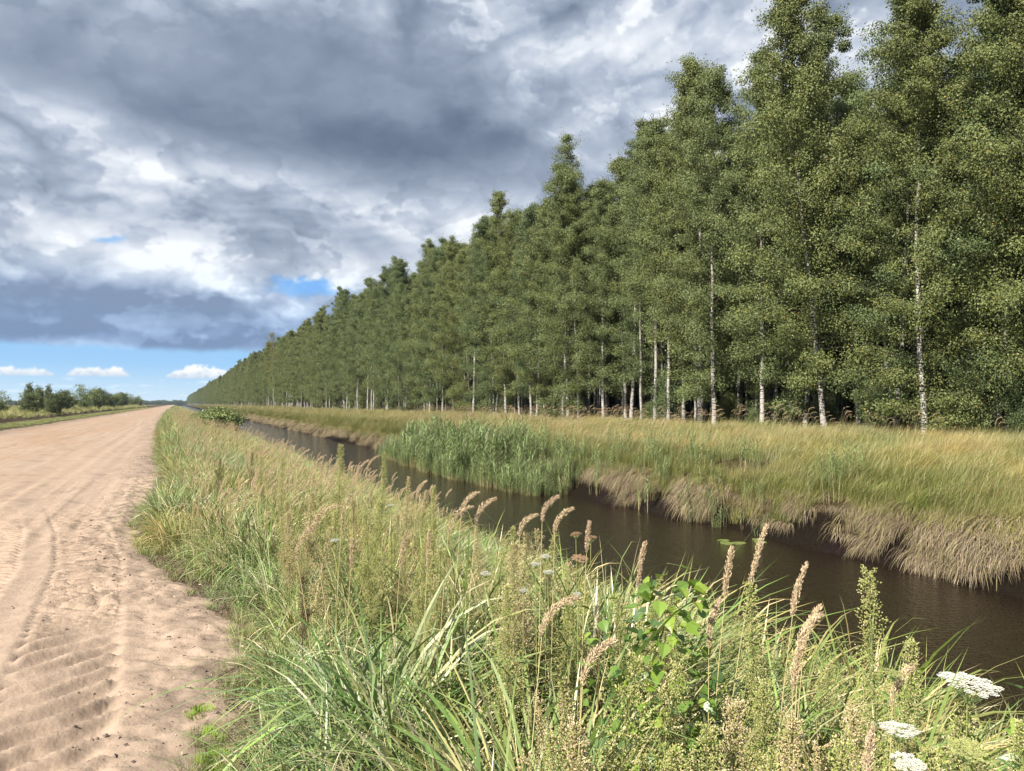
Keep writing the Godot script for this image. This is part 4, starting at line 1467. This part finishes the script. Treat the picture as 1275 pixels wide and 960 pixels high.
	for q in U:
		var g := grow("wild_carrot", Vector3(q[0], q[1], q[2]), Vector3(R(-0.04, 0.02), 0, R(-0.02, 0.05)))
		var col: Color = [white, Color(0.38, 0.40, 0.16), Color(0.42, 0.28, 0.18)][q[4]]
		var a := umbel(g[1], q[3], Vector3(-0.06, 0, 0.1) + rv() * 0.12, col, 34 if q[2] > -5 else 5)
		part("stem", a[0].mesh(M.herb), g[0])
		part("rays", a[1].mesh(M.herb), g[0])
		part("flower_head", a[2].mesh(M.petal), g[0])
		tag(g[0], q[5], "flower", "wild carrots on the near bank")
	# birch saplings with leaves that can be told apart
	var leafs := []
	for k in 4:
		leafs.append(broad_leaf(0.054, 0.044, [Color(0.18, 0.28, 0.045), Color(0.13, 0.22, 0.045), Color(0.22, 0.31, 0.05), Color(0.09, 0.16, 0.055)][k]).mesh(M.sapling_leaf))
	var S := [[1.50, 1.07, -2.06, 210, 0.25, "bushy birch sapling with glossy green leaves beside the water"], [1.40, 0.96, -2.32, 22, 0.09, "small leafy sapling shoot left of the bushy one"], [1.87, 1.0, -1.12, 30, 0.06, "sapling with reddish stem and green leaves at the picture's right edge"], [1.86, 0.8, -1.3, 30, 0.12, "low sapling leaves behind the large white umbel"]]
	for q in S:
		var g := grow("birch_sapling", Vector3(q[0], q[1], q[2]), Vector3(-0.03, 0, 0.02))
		var st := Mb.new()
		var pts := stem_to(g[1], 0.3)
		st.tube(pts, radii(0.0035, 0.001, 7), 5, Color(0.15, 0.1, 0.05))
		var n: int = q[3]
		for k in n:
			var t := 0.42 + 0.56 * (k + R(0, 1)) / n
			var f := t * 6
			var i := mini(5, int(f))
			var p := pts[i].lerp(pts[i + 1], f - i)
			var az := k * 2.4 + R(-0.3, 0.3)
			var od := Vector3(cos(az), R(-0.1, 0.6), sin(az)).normalized()
			var reach: float = q[4] * R(0.25, 1.0) * (1.1 - 0.6 * t)
			var e := p + od * reach
			st.ribbon(p, od, reach, 0.002, Vector3.ZERO, 2, Color(0.16, 0.1, 0.05), Color(0.18, 0.16, 0.06), od.cross(rv()).normalized())
			st.n.clear(); st.uv.clear()
			var lf := part("leaf", leafs[rng.randi() % 4], g[0], e)
			var ax := (od + Vector3(0, R(-1.1, -0.1), 0) + rv() * 0.4).normalized()
			var up := (Vector3(0, 1, 0) + rv() * 0.8).normalized()
			lf.basis = Basis.looking_at(ax, up).scaled(Vector3.ONE * R(0.6, 1.15))
		part("stem", st.mesh(M.herb), g[0])
		tag(g[0], q[5], "sapling", "birch saplings on the near bank")
	# leafy bush on the near bank, half way along
	var bs := bush(700, 1.4, 1.1, 9000, 0.07, 0.2, 1.5)
	for q in [[2.3, 46.0, 1.0, "bright green leafy bush on the near bank by the bend of water"], [1.6, 58.0, 0.7, "small green bush behind the bright green one on the near bank"]]:
		var t := base("bank_bush", Vector3(q[0], ground(q[0], q[1]), -q[1]))
		part("stem", bs[0].mesh(M.birch_bark), t)
		part("foliage", bs[1].mesh(M.leaf_green), t)
		t.scale = Vector3(q[2] * 1.7, q[2] * 1.25, q[2] * 1.7)
		tag(t, q[3], "bush", "bushes on the near bank")

func details() -> void:
	rng.seed = 95
	# lily pads
	var pm := mat("lily_pad", lin(0.14, 0.17, 0.05), 0.35, 0.5)
	var pads := [[10.3, 12.05, 0.13, "oval water lily pad, leftmost floating near the far bank"], [10.52, 11.95, 0.12, "water lily pad just right of the leftmost one"], [10.42, 12.3, 0.11, "water lily pad behind the two leftmost ones"], [11.0, 11.85, 0.12, "water lily pad beside the pale water flower"], [11.15, 12.1, 0.1, "small water lily pad right of the pale water flower"]]
	for q in pads:
		var mb := Mb.new()
		var c := Vector3(0, 0.004, 0)
		for k in 18:
			var a0 := 0.25 + k * (TAU - 0.5) / 18
			var a1 := 0.25 + (k + 1) * (TAU - 0.5) / 18
			var p0 := Vector3(cos(a0) * q[2] * 1.25, 0.006, sin(a0) * q[2])
			var p1 := Vector3(cos(a1) * q[2] * 1.25, 0.006, sin(a1) * q[2])
			mb.tri(c, p0, p1, Color.WHITE)
			mb.tri(p0, p0 - Vector3(0, 0.012, 0), p1, Color.WHITE)
			mb.tri(p1, p0 - Vector3(0, 0.012, 0), p1 - Vector3(0, 0.012, 0), Color.WHITE)
		var o := part(numbered("lily_pad"), mb.mesh(pm), self, Vector3(q[0], WATER + 0.006, -q[1]))
		o.rotation.y = R(0, TAU)
		tag(o, q[3], "lily pad", "lily pads near the far bank")
	var fb := base("water_lily", Vector3(10.86, WATER + 0.006, -11.7))
	var fl := Mb.new()
	for k in 14:
		var a := k * 2.4
		var od := Vector3(cos(a), 0.6 + k * 0.08, sin(a)).normalized()
		fl.leaf(Vector3.ZERO, od * 0.065, Vector3(-od.z, 0, od.x).normalized() * 0.016, Vector3(0, 0.008, 0), Color(0.8, 0.8, 0.74))
	part("petal_ring", fl.mesh(M.petal), fb)
	tag(fb, "pale water lily flower floating between the lily pads", "flower")
	# peat crumbs and pebbles on the sand
	var crumbs := stuff("peat_crumbs", "dark crumbs of peat scattered over the sand at the road's edge", "crumbs")
	var shapes := []
	for k in 3:
		var mb := Mb.new()
		var pts := [Vector3(1, 0, 0), Vector3(0, 0, 1), Vector3(-1, 0, 0), Vector3(0, 0, -1)]
		for j in 4:
			pts[j] = pts[j] * R(0.6, 1.2) + rv() * 0.3
		var top := Vector3(R(-0.2, 0.2), R(0.4, 0.8), R(-0.2, 0.2))
		var bot := Vector3(0, -0.4, 0)
		for j in 4:
			mb.tri(top, pts[(j + 1) % 4], pts[j], Color.WHITE)
			mb.tri(bot, pts[j], pts[(j + 1) % 4], Color.WHITE)
		shapes.append(mb.mesh(M.crumb))
	var xf := [[], [], []]
	var cl := [[], [], []]
	for k in 6500:
		var s := 2.0 + pow(rng.randf(), 1.4) * 24.0
		var e := road_edge(s)
		var x := e + 0.15 - absf(rng.randfn(0.0, 0.45))
		var size := 0.0035 + 0.012 * pow(rng.randf(), 5)
		if k > 5000:
			x = R(-6.0, 0.1)
			size *= 0.8
		var b := Basis(Vector3.UP, R(0, TAU)).scaled(Vector3(size, size, size) * R(0.8, 1.3))
		xf[k % 3].append(Transform3D(b, Vector3(x, surface(x, s), -s)))
		var g := R(0.6, 1.4)
		cl[k % 3].append(Color(0.13, 0.10, 0.085) * g if rng.randf() < 0.75 else Color(0.36, 0.27, 0.21) * g)
	for k in 3:
		scatter("crumb", crumbs, shapes[k], xf[k], cl[k])
	# moss cushions and blades at the road edge
	var moss := [[0.12, 3.95, 0.1, "largest bright green moss cushion at the sand's edge"], [0.16, 3.75, 0.075, "bright green moss cushion in the middle of the row"], [0.16, 3.55, 0.085, "bright green moss cushion near the bottom edge"], [0.12, 4.25, 0.07, "farthest moss cushion, topmost of the row"], [0.14, 3.2, 0.1, "moss cushion cut by the bottom edge"]]
	for k in moss.size():
		var q = moss[k]
		rng.seed = 960 + k
		var mb := Mb.new()
		for j in 520:
			var a := R(0, TAU)
			var r: float = q[2] * sqrt(rng.randf()) * (1.0 + 0.25 * sin(a * 3 + k))
			var p := Vector3(cos(a) * r, -0.02, sin(a) * r * 1.3)
			mb.ribbon(p, (Vector3.UP + Vector3(p.x, 0, p.z) * 4 + rv() * 0.3).normalized(), R(0.035, 0.07) * (1.2 - r / q[2] * 0.5), 0.0028, rv() * 0.3, 2, Color(0.16, 0.24, 0.03), pick([Color(0.24, 0.36, 0.04), Color(0.19, 0.3, 0.04)]), Vector3(cos(a + 1), 0, sin(a + 1)))
		var y := surface(q[0], q[1])
		var o := part(numbered("moss_cushion"), mb.mesh(M.grass), self, Vector3(q[0], y, -q[1]))
		tag(o, q[3], "moss", "moss cushions at the sand's edge")
